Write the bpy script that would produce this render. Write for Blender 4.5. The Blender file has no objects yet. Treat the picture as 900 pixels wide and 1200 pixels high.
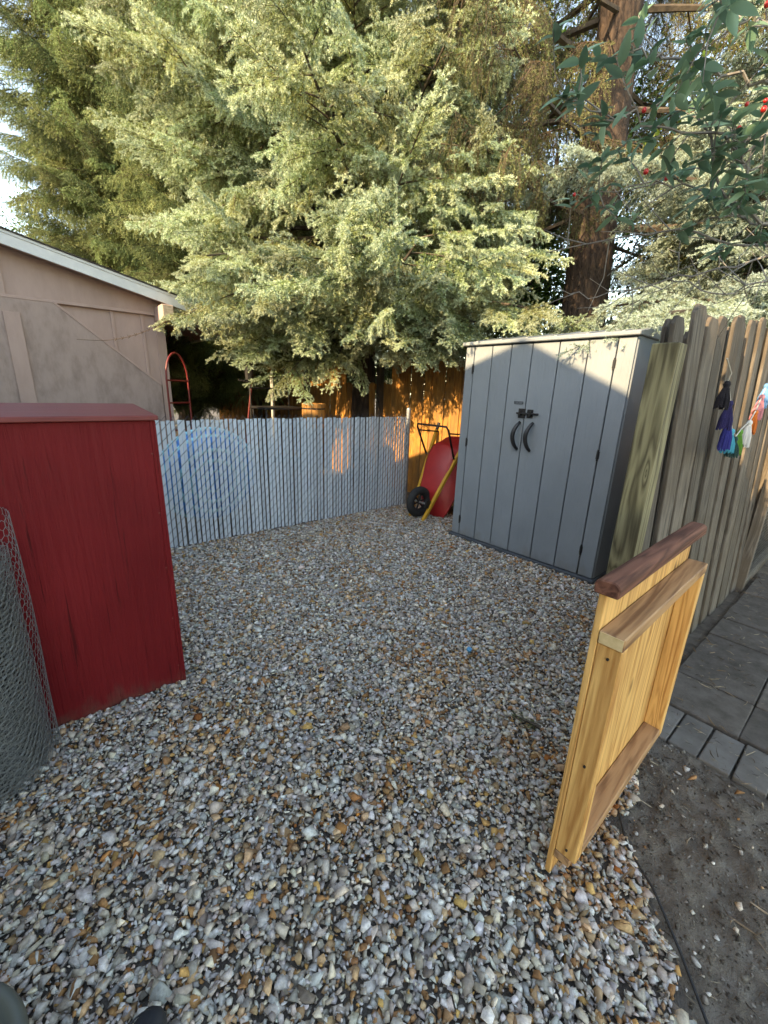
import bpy, bmesh, math, random
import numpy as np
from mathutils import Vector, Matrix

random.seed(7)
RNG = np.random.default_rng(7)
scene = bpy.context.scene
COL = scene.collection

# ------------------------------------------------------------------ camera
CAM_H, F_PX = 1.55, 485.0
_p, _r = math.radians(16.4), math.radians(1.98)
FWD = np.array([0, math.cos(_p), -math.sin(_p)])
_up0 = np.cross([1., 0, 0], FWD)
RIGHT = np.array([1., 0, 0]) * math.cos(_r) + _up0 * math.sin(_r)
UP = np.cross(RIGHT, FWD)
cam_data = bpy.data.cameras.new('camera')
cam = bpy.data.objects.new('camera', cam_data)
COL.objects.link(cam)
cam_data.sensor_fit = 'VERTICAL'
cam_data.sensor_height = 36.0
cam_data.lens = 36.0 * F_PX / 1200.0
cam_data.clip_start = 0.05
cam_data.clip_end = 2000
cam.matrix_world = Matrix(((RIGHT[0], UP[0], -FWD[0], 0), (RIGHT[1], UP[1], -FWD[1], 0),
                           (RIGHT[2], UP[2], -FWD[2], CAM_H), (0, 0, 0, 1)))
scene.camera = cam

# ------------------------------------------------------------------ sky, sun, exposure
SUN_AZ, SUN_EL = math.radians(227.5), math.radians(28.0)     # azimuth clockwise from +Y
SUN = np.array([math.sin(SUN_AZ) * math.cos(SUN_EL), math.cos(SUN_AZ) * math.cos(SUN_EL), math.sin(SUN_EL)])
world = bpy.data.worlds.new('World')
scene.world = world
world.use_nodes = True
_wn = world.node_tree
_bg = _wn.nodes['Background']
_sky = _wn.nodes.new('ShaderNodeTexSky')
_sky.sky_type = 'NISHITA'
_sky.sun_disc = False
_sky.sun_elevation = SUN_EL
_sky.sun_rotation = SUN_AZ
_sky.air_density = 1.0
_sky.dust_density = 0.4
_sky.ozone_density = 1.5
_wn.links.new(_sky.outputs[0], _bg.inputs[0])
_bg.inputs[1].default_value = 0.15
sun_data = bpy.data.lights.new('sun', 'SUN')
sun_data.energy = 2.45
sun_data.angle = math.radians(0.53)
sun_data.color = (1.0, 0.85, 0.65)
sun = bpy.data.objects.new('sun', sun_data)
COL.objects.link(sun)
sun.rotation_euler = Vector((-SUN[0], -SUN[1], -SUN[2])).to_track_quat('-Z', 'Y').to_euler()
sun.location = (SUN * 20).tolist()
scene.view_settings.view_transform = 'Standard'
scene.view_settings.look = 'None'
scene.view_settings.exposure = 2.42
scene.view_settings.use_white_balance = True            # the camera's white balance for open shade
scene.view_settings.white_balance_temperature = 9300
scene.view_settings.gamma = 1.0
scene.render.engine = 'CYCLES'
scene.cycles.max_bounces = 5
scene.cycles.diffuse_bounces = 3
scene.cycles.transmission_bounces = 2
scene.cycles.use_denoising = True
scene.cycles.use_adaptive_sampling = True
scene.cycles.adaptive_threshold = 0.015

# ------------------------------------------------------------------ geometry helpers
YAW = math.radians(40)                                  # yard frame: local X = along the chain link fence, local Y = left and back
D2 = np.array([math.cos(YAW), math.sin(YAW)])
E2 = np.array([-math.sin(YAW), math.cos(YAW)])
def yard(a, b, z=0.0):
    p = D2 * a + E2 * b
    return (float(p[0]), float(p[1]), float(z))
def ray(x, y):
    v = RIGHT * ((x - 450) / F_PX) - UP * ((y - 600) / F_PX) + FWD
    return v / np.linalg.norm(v)
def at(x, y, dist):
    return np.array([0, 0, CAM_H]) + ray(x, y) * dist
def on_yard_e(x, y, e):
    r = ray(x, y)
    t = e / (r[:2] @ E2)
    return np.array([0, 0, CAM_H]) + r * t

class MB:
    def __init__(s): s.v, s.f, s.m, s.n = [], [], [], 0
    def add(s, v, f, mi=0):
        v = np.asarray(v, float).reshape(-1, 3)
        for q in f: s.f.append(tuple(int(i) + s.n for i in q)); s.m.append(mi)
        s.v.append(v); s.n += len(v)
        return s
    def box(s, c, size, rot=None, mi=0, taper=1.0):
        x, y, z = (t / 2 for t in size)
        v = np.array([(-x, -y, -z), (x, -y, -z), (x, y, -z), (-x, y, -z), (-x * taper, -y * taper, z), (x * taper, -y * taper, z), (x * taper, y * taper, z), (-x * taper, y * taper, z)])
        if rot is not None: v = v @ np.array(rot).T
        return s.add(v + np.array(c), [(0, 3, 2, 1), (4, 5, 6, 7), (0, 1, 5, 4), (1, 2, 6, 5), (2, 3, 7, 6), (3, 0, 4, 7)], mi)
    def span(s, x0, x1, y0, y1, z0, z1, mi=0):
        return s.box(((x0 + x1) / 2, (y0 + y1) / 2, (z0 + z1) / 2), (x1 - x0, y1 - y0, z1 - z0), None, mi)
    def tube(s, pts, r, n=8, caps=True, mi=0, closed=False):
        pts = [np.array(p, float) for p in pts]
        k = len(pts)
        rs = [r] * k if np.isscalar(r) else list(r)
        T = []
        for i in range(k):
            a = pts[(i - 1) % k] if (closed or i > 0) else pts[0]
            b = pts[(i + 1) % k] if (closed or i < k - 1) else pts[-1]
            t = b - a
            T.append(t / max(np.linalg.norm(t), 1e-9))
        ref = np.array([0, 0, 1.]) if abs(T[0][2]) < .9 else np.array([1., 0, 0])
        u = np.cross(T[0], ref); u /= np.linalg.norm(u)
        V = []
        for i in range(k):
            u = u - T[i] * (u @ T[i]); u /= max(np.linalg.norm(u), 1e-9)
            w = np.cross(T[i], u)
            for j in range(n):
                a = 2 * math.pi * j / n
                V.append(pts[i] + rs[i] * (u * math.cos(a) + w * math.sin(a)))
        Fc = []
        for i in range(k if closed else k - 1):
            i2 = (i + 1) % k
            for j in range(n):
                j2 = (j + 1) % n
                Fc.append((i * n + j, i * n + j2, i2 * n + j2, i2 * n + j))
        if caps and not closed:
            Fc.append(tuple(range(n))[::-1]); Fc.append(tuple((k - 1) * n + j for j in range(n)))
        return s.add(V, Fc, mi)
    def lathe(s, prof, n=24, c=(0, 0, 0), mi=0):
        V = [(c[0] + r * math.cos(2 * math.pi * j / n), c[1] + r * math.sin(2 * math.pi * j / n), c[2] + z) for r, z in prof for j in range(n)]
        Fc = [(i * n + j, i * n + (j + 1) % n, (i + 1) * n + (j + 1) % n, (i + 1) * n + j) for i in range(len(prof) - 1) for j in range(n)]
        return s.add(V, Fc, mi)
    def prism(s, poly, axis, a0, a1, mi=0):
        # poly: 2D points in the plane of the other two axes, extruded along axis (0,1,2)
        o = [i for i in range(3) if i != axis]
        V = []
        for a in (a0, a1):
            for p in poly:
                q = [0, 0, 0]; q[axis] = a; q[o[0]] = p[0]; q[o[1]] = p[1]; V.append(q)
        n = len(poly)
        Fc = [tuple(range(n)), tuple(range(2 * n - 1, n - 1, -1))] + [(i, i + n, (i + 1) % n + n, (i + 1) % n) for i in range(n)]
        return s.add(V, Fc, mi)
    def mesh(s, name, bevel=0.0, smooth=False, mats=None, bseg=1):
        me = bpy.data.meshes.new(name)
        me.from_pydata(np.concatenate(s.v).tolist(), [], s.f)
        bm = bmesh.new(); bm.from_mesh(me)
        bmesh.ops.recalc_face_normals(bm, faces=bm.faces)
        if bevel:
            bmesh.ops.bevel(bm, geom=[e for e in bm.edges if e.is_manifold and e.calc_face_angle(0) > .5], offset=bevel, segments=bseg, affect='EDGES', profile=.5)
        bm.to_mesh(me); bm.free()
        if smooth:
            me.polygons.foreach_set('use_smooth', [True] * len(me.polygons))
        for m in (mats or []): me.materials.append(m)
        return me

def link(name, data, parent=None, loc=None, rot=None):
    o = bpy.data.objects.new(name, data)
    COL.objects.link(o)
    if parent is not None: o.parent = parent
    if loc is not None: o.location = loc
    if rot is not None: o.rotation_euler = rot
    return o
def tag(o, label, cat=None, group=None, kind=None):
    if label: o['label'] = label
    if cat: o['category'] = cat
    if group: o['group'] = group
    if kind: o['kind'] = kind
    return o
def thing(name, label, cat, loc=(0, 0, 0), rz=0.0, group=None, rot=None):
    o = link(name, None, None, loc, rot or (0, 0, rz))
    o.empty_display_size = .1
    return tag(o, label, cat, group)
def part(name, mb, mat, parent, bevel=0.0, smooth=False, loc=None, rot=None, bseg=1):
    mats = mat if isinstance(mat, (list, tuple)) else [mat]
    return link(name, mb.mesh(name, bevel, smooth, mats, bseg), parent, loc, rot)
def structure(name, mb, mat, label=None, **k):
    o = part(name, mb, mat, None, **k)
    return tag(o, label, None, None, 'structure')
def fast_mesh(name, V, T, mats, attrs=None, matidx=None):
    """triangle mesh from numpy arrays"""
    me = bpy.data.meshes.new(name)
    V = np.asarray(V, np.float32); T = np.asarray(T, np.int32)
    me.vertices.add(len(V)); me.vertices.foreach_set('co', V.ravel())
    me.loops.add(T.size); me.loops.foreach_set('vertex_index', T.ravel())
    me.polygons.add(len(T))
    me.polygons.foreach_set('loop_start', np.arange(0, T.size, 3, dtype=np.int32))
    if matidx is not None: me.polygons.foreach_set('material_index', np.asarray(matidx, np.int32))
    for k, (typ, arr) in (attrs or {}).items():
        a = me.attributes.new(k, typ, 'POINT')
        arr = np.asarray(arr)
        if typ == 'FLOAT_COLOR': a.data.foreach_set('color', np.c_[arr, np.ones(len(arr))].astype(np.float32).ravel())
        elif typ == 'FLOAT_VECTOR': a.data.foreach_set('vector', arr.astype(np.float32).ravel())
        elif typ == 'INT': a.data.foreach_set('value', arr.astype(np.int32))
        else: a.data.foreach_set('value', arr.astype(np.float32))
    for m in mats: me.materials.append(m)
    me.update(calc_edges=True)
    return me

# ------------------------------------------------------------------ materials
def new_mat(name):
    m = bpy.data.materials.new(name)
    m.use_nodes = True
    nt = m.node_tree
    return m, nt, nt.nodes['Principled BSDF']
def N(nt, typ, **k):
    n = nt.nodes.new('ShaderNode' + typ)
    for a, b in k.items():
        if a.startswith('_'): setattr(n, a[1:], b)
        else: n.inputs[a.replace('_', ' ')].default_value = b
    return n
def ramp(nt, stops, interp='LINEAR'):
    n = nt.nodes.new('ShaderNodeValToRGB')
    n.color_ramp.interpolation = interp
    while len(n.color_ramp.elements) > 1: n.color_ramp.elements.remove(n.color_ramp.elements[-1])
    for i, (p, c) in enumerate(stops):
        e = n.color_ramp.elements[0] if i == 0 else n.color_ramp.elements.new(p)
        e.position = p; e.color = (*c, 1) if len(c) == 3 else c
    return n
def coords(nt, scale=(1, 1, 1), rand=True, src='Object'):
    tc = N(nt, 'TexCoord'); mp = N(nt, 'Mapping'); mp.inputs['Scale'].default_value = scale
    if rand:
        oi = N(nt, 'ObjectInfo'); ml = N(nt, 'VectorMath', _operation='SCALE'); ml.inputs['Scale'].default_value = 37.0
        cb = N(nt, 'CombineXYZ')
        for i in range(3): nt.links.new(oi.outputs['Random'], cb.inputs[i])
        nt.links.new(cb.outputs[0], ml.inputs[0])
        ad = N(nt, 'VectorMath', _operation='ADD')
        nt.links.new(tc.outputs[src], ad.inputs[0]); nt.links.new(ml.outputs[0], ad.inputs[1])
        nt.links.new(ad.outputs[0], mp.inputs['Vector'])
    else:
        nt.links.new(tc.outputs[src], mp.inputs['Vector'])
    return mp
def noise(nt, vec, scale, detail=6, rough=.6, dist=0.0):
    n = N(nt, 'TexNoise'); n.inputs['Scale'].default_value = scale; n.inputs['Detail'].default_value = detail
    n.inputs['Roughness'].default_value = rough; n.inputs['Distortion'].default_value = dist
    nt.links.new(vec.outputs[0], n.inputs['Vector'])
    return n
def bump(nt, bsdf, src, strength, dist=.01, prev=None):
    b = N(nt, 'Bump'); b.inputs['Strength'].default_value = strength; b.inputs['Distance'].default_value = dist
    nt.links.new(src, b.inputs['Height'])
    if prev: nt.links.new(prev.outputs[0], b.inputs['Normal'])
    nt.links.new(b.outputs[0], bsdf.inputs['Normal'])
    return b
def mixc(nt, fac, a, b, mode='MIX'):
    m = nt.nodes.new('ShaderNodeMix'); m.data_type = 'RGBA'; m.blend_type = mode
    for i, s in ((0, fac), (6, a), (7, b)):
        if hasattr(s, 'is_output') or isinstance(s, bpy.types.NodeSocket): nt.links.new(s, m.inputs[i])
        elif i == 0: m.inputs[0].default_value = s
        else: m.inputs[i].default_value = (*s, 1)
    return m.outputs[2]
def hsv_rand(nt, colsock, amount):
    oi = N(nt, 'ObjectInfo'); mr = N(nt, 'MapRange'); mr.inputs['To Min'].default_value = 1 - amount; mr.inputs['To Max'].default_value = 1 + amount
    nt.links.new(oi.outputs['Random'], mr.inputs['Value'])
    h = N(nt, 'HueSaturation'); nt.links.new(colsock, h.inputs['Color']); nt.links.new(mr.outputs[0], h.inputs['Value'])
    return h.outputs[0]
def mottled(name, c1, c2, scale=6, rough=.7, bmp=.2, bdist=.004, stretch=(1, 1, 1), rand=.06, fine=60, metal=0.0, spec=.5, c3=None):
    m, nt, b = new_mat(name)
    v = coords(nt, stretch)
    n1 = noise(nt, v, scale, 7, .65)
    r = ramp(nt, [(.32, c1), (.68, c2)] if c3 is None else [(.3, c1), (.52, c2), (.72, c3)])
    nt.links.new(n1.outputs[0], r.inputs[0])
    nt.links.new(hsv_rand(nt, r.outputs[0], rand), b.inputs['Base Color'])
    b.inputs['Roughness'].default_value = rough; b.inputs['Metallic'].default_value = metal
    b.inputs['Specular IOR Level'].default_value = spec
    n2 = noise(nt, v, fine, 4, .6)
    if bmp: bump(nt, b, n2.outputs[0], bmp, bdist)
    return m
def wood(name, dark, light, axis=2, rough=.65, grain=1.0, ring=.5, rand=.1, bmp=.25, knots=True, weather=None):
    m, nt, b = new_mat(name)
    sc = [26.0, 26.0, 26.0]; sc[axis] = 1.3
    v = coords(nt, sc)
    low = [5.0, 5.0, 5.0]; low[axis] = .55
    vl = coords(nt, low)
    warp = noise(nt, vl, 1.0, 3, .5, .8)
    w = N(nt, 'Math', _operation='MULTIPLY'); w.inputs[1].default_value = 13.0
    nt.links.new(warp.outputs[0], w.inputs[0])
    fr = N(nt, 'Math', _operation='PINGPONG'); fr.inputs[1].default_value = .5
    nt.links.new(w.outputs[0], fr.inputs[0])
    g = noise(nt, v, grain, 6, .7)
    mx = N(nt, 'Math', _operation='MULTIPLY_ADD'); mx.inputs[1].default_value = ring
    nt.links.new(fr.outputs[0], mx.inputs[0])
    g2 = N(nt, 'Math', _operation='MULTIPLY_ADD'); g2.inputs[1].default_value = 1.1; g2.inputs[2].default_value = -.05 - ring * .25
    nt.links.new(g.outputs[0], g2.inputs[0]); nt.links.new(g2.outputs[0], mx.inputs[2])
    r = ramp(nt, [(.28, dark), (.62, light)])
    nt.links.new(mx.outputs[0], r.inputs[0])
    colr = r.outputs[0]
    if knots:
        ks = [3.4, 3.4, 3.4]; ks[axis] = 1.5
        kv = coords(nt, ks)
        vo = N(nt, 'TexVoronoi'); vo.inputs['Scale'].default_value = 1.6; nt.links.new(kv.outputs[0], vo.inputs['Vector'])
        kr = ramp(nt, [(.05, (1, 1, 1)), (.13, (0, 0, 0))]); nt.links.new(vo.outputs['Distance'], kr.inputs[0])
        colr = mixc(nt, kr.outputs[0], colr, tuple(c * .45 for c in dark))
    if weather:
        wn = noise(nt, coords(nt, (2, 2, 2)), 1.5, 5, .6)
        wr = ramp(nt, [(.42, (0, 0, 0)), (.66, (1, 1, 1))]); nt.links.new(wn.outputs[0], wr.inputs[0])
        colr = mixc(nt, wr.outputs[0], colr, weather)
    nt.links.new(hsv_rand(nt, colr, rand), b.inputs['Base Color'])
    b.inputs['Roughness'].default_value = rough
    b.inputs['Specular IOR Level'].default_value = .3
    bump(nt, b, mx.outputs[0], bmp, .006)
    return m
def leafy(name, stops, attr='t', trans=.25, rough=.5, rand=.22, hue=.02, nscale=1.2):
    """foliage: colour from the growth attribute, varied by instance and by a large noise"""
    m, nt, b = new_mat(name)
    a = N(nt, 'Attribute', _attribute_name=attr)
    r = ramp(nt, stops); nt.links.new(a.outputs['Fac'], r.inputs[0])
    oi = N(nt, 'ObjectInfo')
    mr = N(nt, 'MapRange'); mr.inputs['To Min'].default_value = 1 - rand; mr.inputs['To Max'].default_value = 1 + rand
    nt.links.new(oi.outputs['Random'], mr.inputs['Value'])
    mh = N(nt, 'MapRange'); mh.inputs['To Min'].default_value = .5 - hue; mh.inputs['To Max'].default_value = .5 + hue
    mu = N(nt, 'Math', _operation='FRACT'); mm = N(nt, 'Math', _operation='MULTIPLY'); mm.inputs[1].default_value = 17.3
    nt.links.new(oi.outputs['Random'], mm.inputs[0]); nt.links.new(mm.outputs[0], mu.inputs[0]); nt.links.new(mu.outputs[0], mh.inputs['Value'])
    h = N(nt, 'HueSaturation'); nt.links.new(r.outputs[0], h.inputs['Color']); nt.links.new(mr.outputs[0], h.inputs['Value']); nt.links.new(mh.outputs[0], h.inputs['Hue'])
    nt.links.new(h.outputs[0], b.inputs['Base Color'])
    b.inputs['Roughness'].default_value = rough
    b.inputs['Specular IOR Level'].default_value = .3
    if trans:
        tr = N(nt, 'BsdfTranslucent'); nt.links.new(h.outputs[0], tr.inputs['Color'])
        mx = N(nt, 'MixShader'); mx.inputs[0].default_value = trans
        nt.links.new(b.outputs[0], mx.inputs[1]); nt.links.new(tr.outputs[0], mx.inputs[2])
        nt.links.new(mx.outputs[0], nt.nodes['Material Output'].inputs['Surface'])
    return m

M = {}
M['soil'] = mottled('soil', (.055, .042, .032), (.12, .098, .075), 9, .95, .8, .012, fine=90, c3=(.17, .145, .115))
M['dirt'] = mottled('dirt', (.08, .062, .046), (.155, .126, .098), 14, .95, 1.0, .012, fine=140, c3=(.20, .175, .148))
M['paver'] = mottled('paver', (.045, .035, .027), (.092, .075, .062), 11, .9, .7, .004, rand=.18, fine=220, c3=(.13, .108, .092))
M['border'] = mottled('border_paver', (.092, .080, .068), (.14, .124, .108), 8, .9, .5, .003, rand=.16, fine=220, c3=(.175, .165, .15))
M['shed'] = None
M['shed_dark'] = mottled('shed_base', (.05, .06, .068), (.075, .085, .095), 6, .6, .1)
M['black'] = mottled('black_plastic', (.012, .012, .013), (.02, .02, .022), 9, .42, .08, rand=.02)
M['black_metal'] = mottled('black_metal', (.015, .014, .014), (.03, .027, .025), 20, .5, .15, rand=.02, metal=.3)
M['slat'] = mottled('fence_slat', (.47, .54, .60), (.60, .66, .71), 4, .5, .12, .002, (1, 1, .6), .09, fine=40)
M['galv'] = mottled('galvanised', (.26, .27, .28), (.42, .43, .44), 30, .5, .1, .001, metal=.7, rand=.02)
M['wire'] = mottled('dark_wire', (.045, .048, .052), (.085, .088, .094), 40, .55, .1, .001, metal=.4, rand=.02)
M['wire_roll'] = mottled('netting_wire', (.20, .215, .21), (.30, .315, .31), 30, .5, .1, .001, metal=.4, rand=.02)
M['cedar'] = wood('fresh_cedar', (.40, .175, .05), (.72, .41, .145), 2, .6, 1.0, .5, .12)
M['cedar_x'] = wood('fresh_cedar_rail', (.40, .175, .05), (.70, .39, .14), 0, .6, 1.0, .5, .12)
M['cedar_brown'] = wood('brown_cedar_rail', (.20, .095, .045), (.44, .245, .12), 0, .6, 1.0, .7, .05)
M['cap'] = wood('red_brown_cap', (.075, .026, .016), (.19, .075, .047), 0, .8, 1.0, .7, .05, .5)
M['treated'] = wood('treated_lumber', (.10, .088, .045), (.25, .225, .125), 2, .75, .8, 1.1, .05)
M['old_wood'] = wood('weathered_wood', (.052, .042, .033), (.145, .122, .098), 2, .85, 1.1, .5, .28, .5, weather=(.085, .066, .048))
M['fence_cedar'] = wood('orange_cedar', (.26, .105, .025), (.50, .235, .06), 2, .7, 1.0, .5, .2, weather=(.24, .13, .05))
M['red_paint'] = None
M['white_trim'] = mottled('white_trim', (.60, .61, .60), (.72, .72, .70), 5, .6, .15, .002, rand=.02)
M['taupe'] = mottled('taupe_siding', (.43, .295, .25), (.52, .365, .315), 5, .75, .35, .003, (1, 1, .3), .05, fine=50)
M['taupe2'] = mottled('worn_taupe_panel', (.30, .215, .185), (.41, .30, .26), 9, .8, .6, .005, (1, 1, .4), .02, fine=45, c3=(.45, .33, .29))
M['beam'] = wood('beam_wood', (.40, .29, .21), (.62, .48, .36), 1, .7, 1.0, .5, .05)
M['shingle'] = mottled('dark_shingle', (.022, .020, .020), (.05, .046, .044), 30, .95, .6, .004, rand=.15, fine=200)
M['house_wall'] = mottled('house_wall', (.60, .57, .52), (.68, .65, .60), 5, .8, .2)
M['glass'] = mottled('window_glass', (.02, .025, .03), (.03, .035, .04), 2, .06, 0)
M['yellow'] = mottled('yellow_handle', (.52, .26, .015), (.66, .35, .03), 10, .5, .15, rand=.03)
M['red_tray'] = mottled('red_tray', (.34, .016, .018), (.44, .026, .026), 6, .38, .06, rand=.02)
M['rubber'] = mottled('rubber', (.014, .014, .015), (.028, .027, .026), 20, .8, .3)
M['red_metal'] = mottled('red_metal', (.14, .012, .010), (.20, .02, .016), 14, .45, .1)
M['pool_blue'] = mottled('pool_plastic', (.02, .19, .62), (.04, .36, .82), 3, .3, .05, rand=.02)
M['grey_pot'] = mottled('grey_green_pot', (.06, .068, .058), (.085, .094, .082), 4, .55, .1)
M['bark'] = None
M['twig'] = mottled('twig', (.045, .034, .025), (.105, .080, .058), 20, .9, .5, .003)
M['dead_twig'] = mottled('dead_twig', (.06, .04, .026), (.15, .10, .065), 20, .9, .4, .003)
M['grey_twig'] = mottled('grey_twig', (.13, .115, .10), (.27, .25, .22), 25, .9, .4, .002)
M['berry'] = mottled('berry', (.38, .012, .012), (.52, .025, .02), 8, .3, .05)
M['shoe'] = mottled('shoe_fabric', (.008, .010, .014), (.018, .021, .028), 30, .8, .5, .002)
M['sole'] = mottled('shoe_sole', (.02, .022, .026), (.035, .038, .042), 12, .7, .2)
M['cap_blue'] = mottled('bottle_cap', (.05, .30, .55), (.07, .36, .62), 8, .4, .05)
M['concrete'] = mottled('concrete', (.20, .19, .175), (.31, .30, .28), 9, .9, .5, .004)
M['terracotta'] = mottled('terracotta', (.20, .075, .035), (.30, .12, .06), 9, .8, .3)
M['string'] = mottled('string', (.45, .42, .36), (.55, .52, .46), 40, .9, .3)

def grain_paint(name, c1, c2, rough, scale=(30, 30, 1.3), strength=.35, dist=.004, cracks=0.0, axis_noise=1.0, spec=.4):
    m, nt, b = new_mat(name)
    v = coords(nt, scale, rand=True)
    n = noise(nt, v, axis_noise, 6, .7, .6)
    big = noise(nt, coords(nt, (1, 1, 1)), 2.2, 5, .6)
    r = ramp(nt, [(.3, c1), (.7, c2)]); nt.links.new(big.outputs[0], r.inputs[0])
    col = r.outputs[0]
    if cracks:
        cr = ramp(nt, [(.34, (1, 1, 1)), (.40, (0, 0, 0))]); nt.links.new(n.outputs[0], cr.inputs[0])
        fm = N(nt, 'Math', _operation='MULTIPLY'); fm.inputs[1].default_value = cracks; nt.links.new(cr.outputs[0], fm.inputs[0])
        col = mixc(nt, fm.outputs[0], col, tuple(c * .5 for c in c1))
    nt.links.new(col, b.inputs['Base Color'])
    rr = N(nt, 'MapRange'); rr.inputs['To Min'].default_value = rough - .1; rr.inputs['To Max'].default_value = rough + .12
    nt.links.new(big.outputs[0], rr.inputs['Value']); nt.links.new(rr.outputs[0], b.inputs['Roughness'])
    b.inputs['Specular IOR Level'].default_value = spec
    bump(nt, b, n.outputs[0], strength, dist)
    return m
M['shed'] = grain_paint('grey_resin_woodgrain', (.20, .225, .240), (.235, .262, .278), .6, (46, 46, 2.2), .9, .006)
M['red_paint'] = grain_paint('red_painted_plywood', (.14, .006, .009), (.19, .010, .013), .55, (46, 46, 1.6), 1.0, .008, cracks=.9, spec=.2)
def splash(mat, z0, col):
    nt = mat.node_tree; b = nt.nodes['Principled BSDF']
    src = b.inputs['Base Color'].links[0].from_socket
    tc = N(nt, 'TexCoord'); sp = N(nt, 'SeparateXYZ'); nt.links.new(tc.outputs['Object'], sp.inputs[0])
    n = noise(nt, coords(nt, (9, 9, 5), rand=False), 1.0, 6, .7)
    mr = N(nt, 'MapRange'); mr.inputs['From Min'].default_value = z0; mr.inputs['From Max'].default_value = 0.0; nt.links.new(sp.outputs[2], mr.inputs['Value'])
    ad = N(nt, 'Math', _operation='MULTIPLY_ADD'); ad.inputs[1].default_value = .55; ad.inputs[2].default_value = -.12; nt.links.new(mr.outputs[0], ad.inputs[0])
    sm = N(nt, 'Math', _operation='ADD'); nt.links.new(ad.outputs[0], sm.inputs[0]); nt.links.new(n.outputs[0], sm.inputs[1])
    r = ramp(nt, [(.66, (0, 0, 0)), (.95, (.5, .5, .5))]); nt.links.new(sm.outputs[0], r.inputs[0])
    nt.links.new(mixc(nt, r.outputs[0], src, col), b.inputs['Base Color'])
splash(M['red_paint'], .20, (.11, .075, .055))
splash(M['shed'], .30, (.17, .155, .135))
M['red_board'] = grain_paint('faded_red_board', (.155, .026, .024), (.23, .05, .044), .6, (1.2, 30, 30), .6, .004, cracks=.3)

def bark_mat():
    m, nt, b = new_mat('bark')
    v = coords(nt, (1, 1, .32), rand=False)
    wn = noise(nt, v, 5, 4, .6)
    ad = N(nt, 'VectorMath', _operation='ADD'); sc = N(nt, 'VectorMath', _operation='SCALE'); sc.inputs['Scale'].default_value = .12
    nt.links.new(wn.outputs['Color'], sc.inputs[0]); nt.links.new(v.outputs[0], ad.inputs[0]); nt.links.new(sc.outputs[0], ad.inputs[1])
    vo = N(nt, 'TexVoronoi', _feature='DISTANCE_TO_EDGE'); vo.inputs['Scale'].default_value = 11; nt.links.new(ad.outputs[0], vo.inputs['Vector'])
    n = noise(nt, v, 22, 8, .7)
    r = ramp(nt, [(0.0, (.012, .008, .006)), (.14, (.03, .019, .014)), (.35, (.066, .043, .031)), (.8, (.12, .08, .056))])
    mu = N(nt, 'Math', _operation='MULTIPLY_ADD'); mu.inputs[1].default_value = .7
    nt.links.new(vo.outputs['Distance'], mu.inputs[0])
    n2 = N(nt, 'Math', _operation='MULTIPLY'); n2.inputs[1].default_value = .35; nt.links.new(n.outputs[0], n2.inputs[0]); nt.links.new(n2.outputs[0], mu.inputs[2])
    nt.links.new(mu.outputs[0], r.inputs[0]); nt.links.new(r.outputs[0], b.inputs['Base Color'])
    b.inputs['Roughness'].default_value = .95
    bump(nt, b, mu.outputs[0], 1.0, .05)
    return m
M['bark'] = bark_mat()
def vcol_mat(name, rough=.85, bmp=.4):
    m, nt, b = new_mat(name)
    a = N(nt, 'Attribute', _attribute_name='col')
    v = coords(nt, (1, 1, 1), rand=False)
    n = noise(nt, v, 70, 5, .65)
    r = ramp(nt, [(.3, (.62, .60, .58)), (.7, (1.25, 1.25, 1.25))]); nt.links.new(n.outputs[0], r.inputs[0])
    nt.links.new(mixc(nt, 1.0, a.outputs['Color'], r.outputs[0], 'MULTIPLY'), b.inputs['Base Color'])
    b.inputs['Roughness'].default_value = rough
    b.inputs['Specular IOR Level'].default_value = .35
    if bmp: bump(nt, b, noise(nt, v, 160, 4, .6).outputs[0], bmp, .003)
    return m
M['stone'] = vcol_mat('gravel_stone')
M['litter'] = vcol_mat('litter', .9, 0)
M['blue_needle'] = leafy('blue_spruce_needle', [(0, (.07, .065, .022)), (.4, (.22, .26, .085)), (.75, (.36, .43, .21)), (1, (.52, .61, .44))], rand=.28, hue=.03, trans=.12)  # growth colours, with inner needles darkened further to paint shaded gaps
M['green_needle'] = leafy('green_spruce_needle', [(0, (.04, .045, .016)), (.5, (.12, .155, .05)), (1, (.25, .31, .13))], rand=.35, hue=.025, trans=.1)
M['shaded_needle'] = leafy('shaded_spruce_needle', [(0, (.06, .06, .028)), (.4, (.18, .22, .13)), (.75, (.28, .36, .27)), (1, (.40, .50, .44))], rand=.25, hue=.02, trans=.1)  # cooler, duller copy of the blue spruce needles: shade painted into the colour
M['sparse_needle'] = leafy('sparse_needle', [(0, (.075, .055, .028)), (.4, (.10, .11, .04)), (1, (.15, .18, .065))], rand=.3, hue=.02, trans=0)
M['broad_leaf'] = leafy('broad_leaf', [(0, (.035, .075, .015)), (1, (.11, .19, .04))], rand=.35, hue=.02, trans=.35)
M['shrub_leaf'] = leafy('shrub_leaf', [(0, (.08, .16, .095)), (1, (.20, .32, .20))], rand=.4, hue=.025, trans=.3, rough=.4)
#SETTING
# ------------------------------------------------------------------ ground
mb = MB()
mb.add([(-150, -150, -.03), (150, -150, -.03), (150, 150, -.03), (-150, 150, -.03)], [(0, 1, 2, 3)])
structure('ground', mb, M['soil'])

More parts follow.
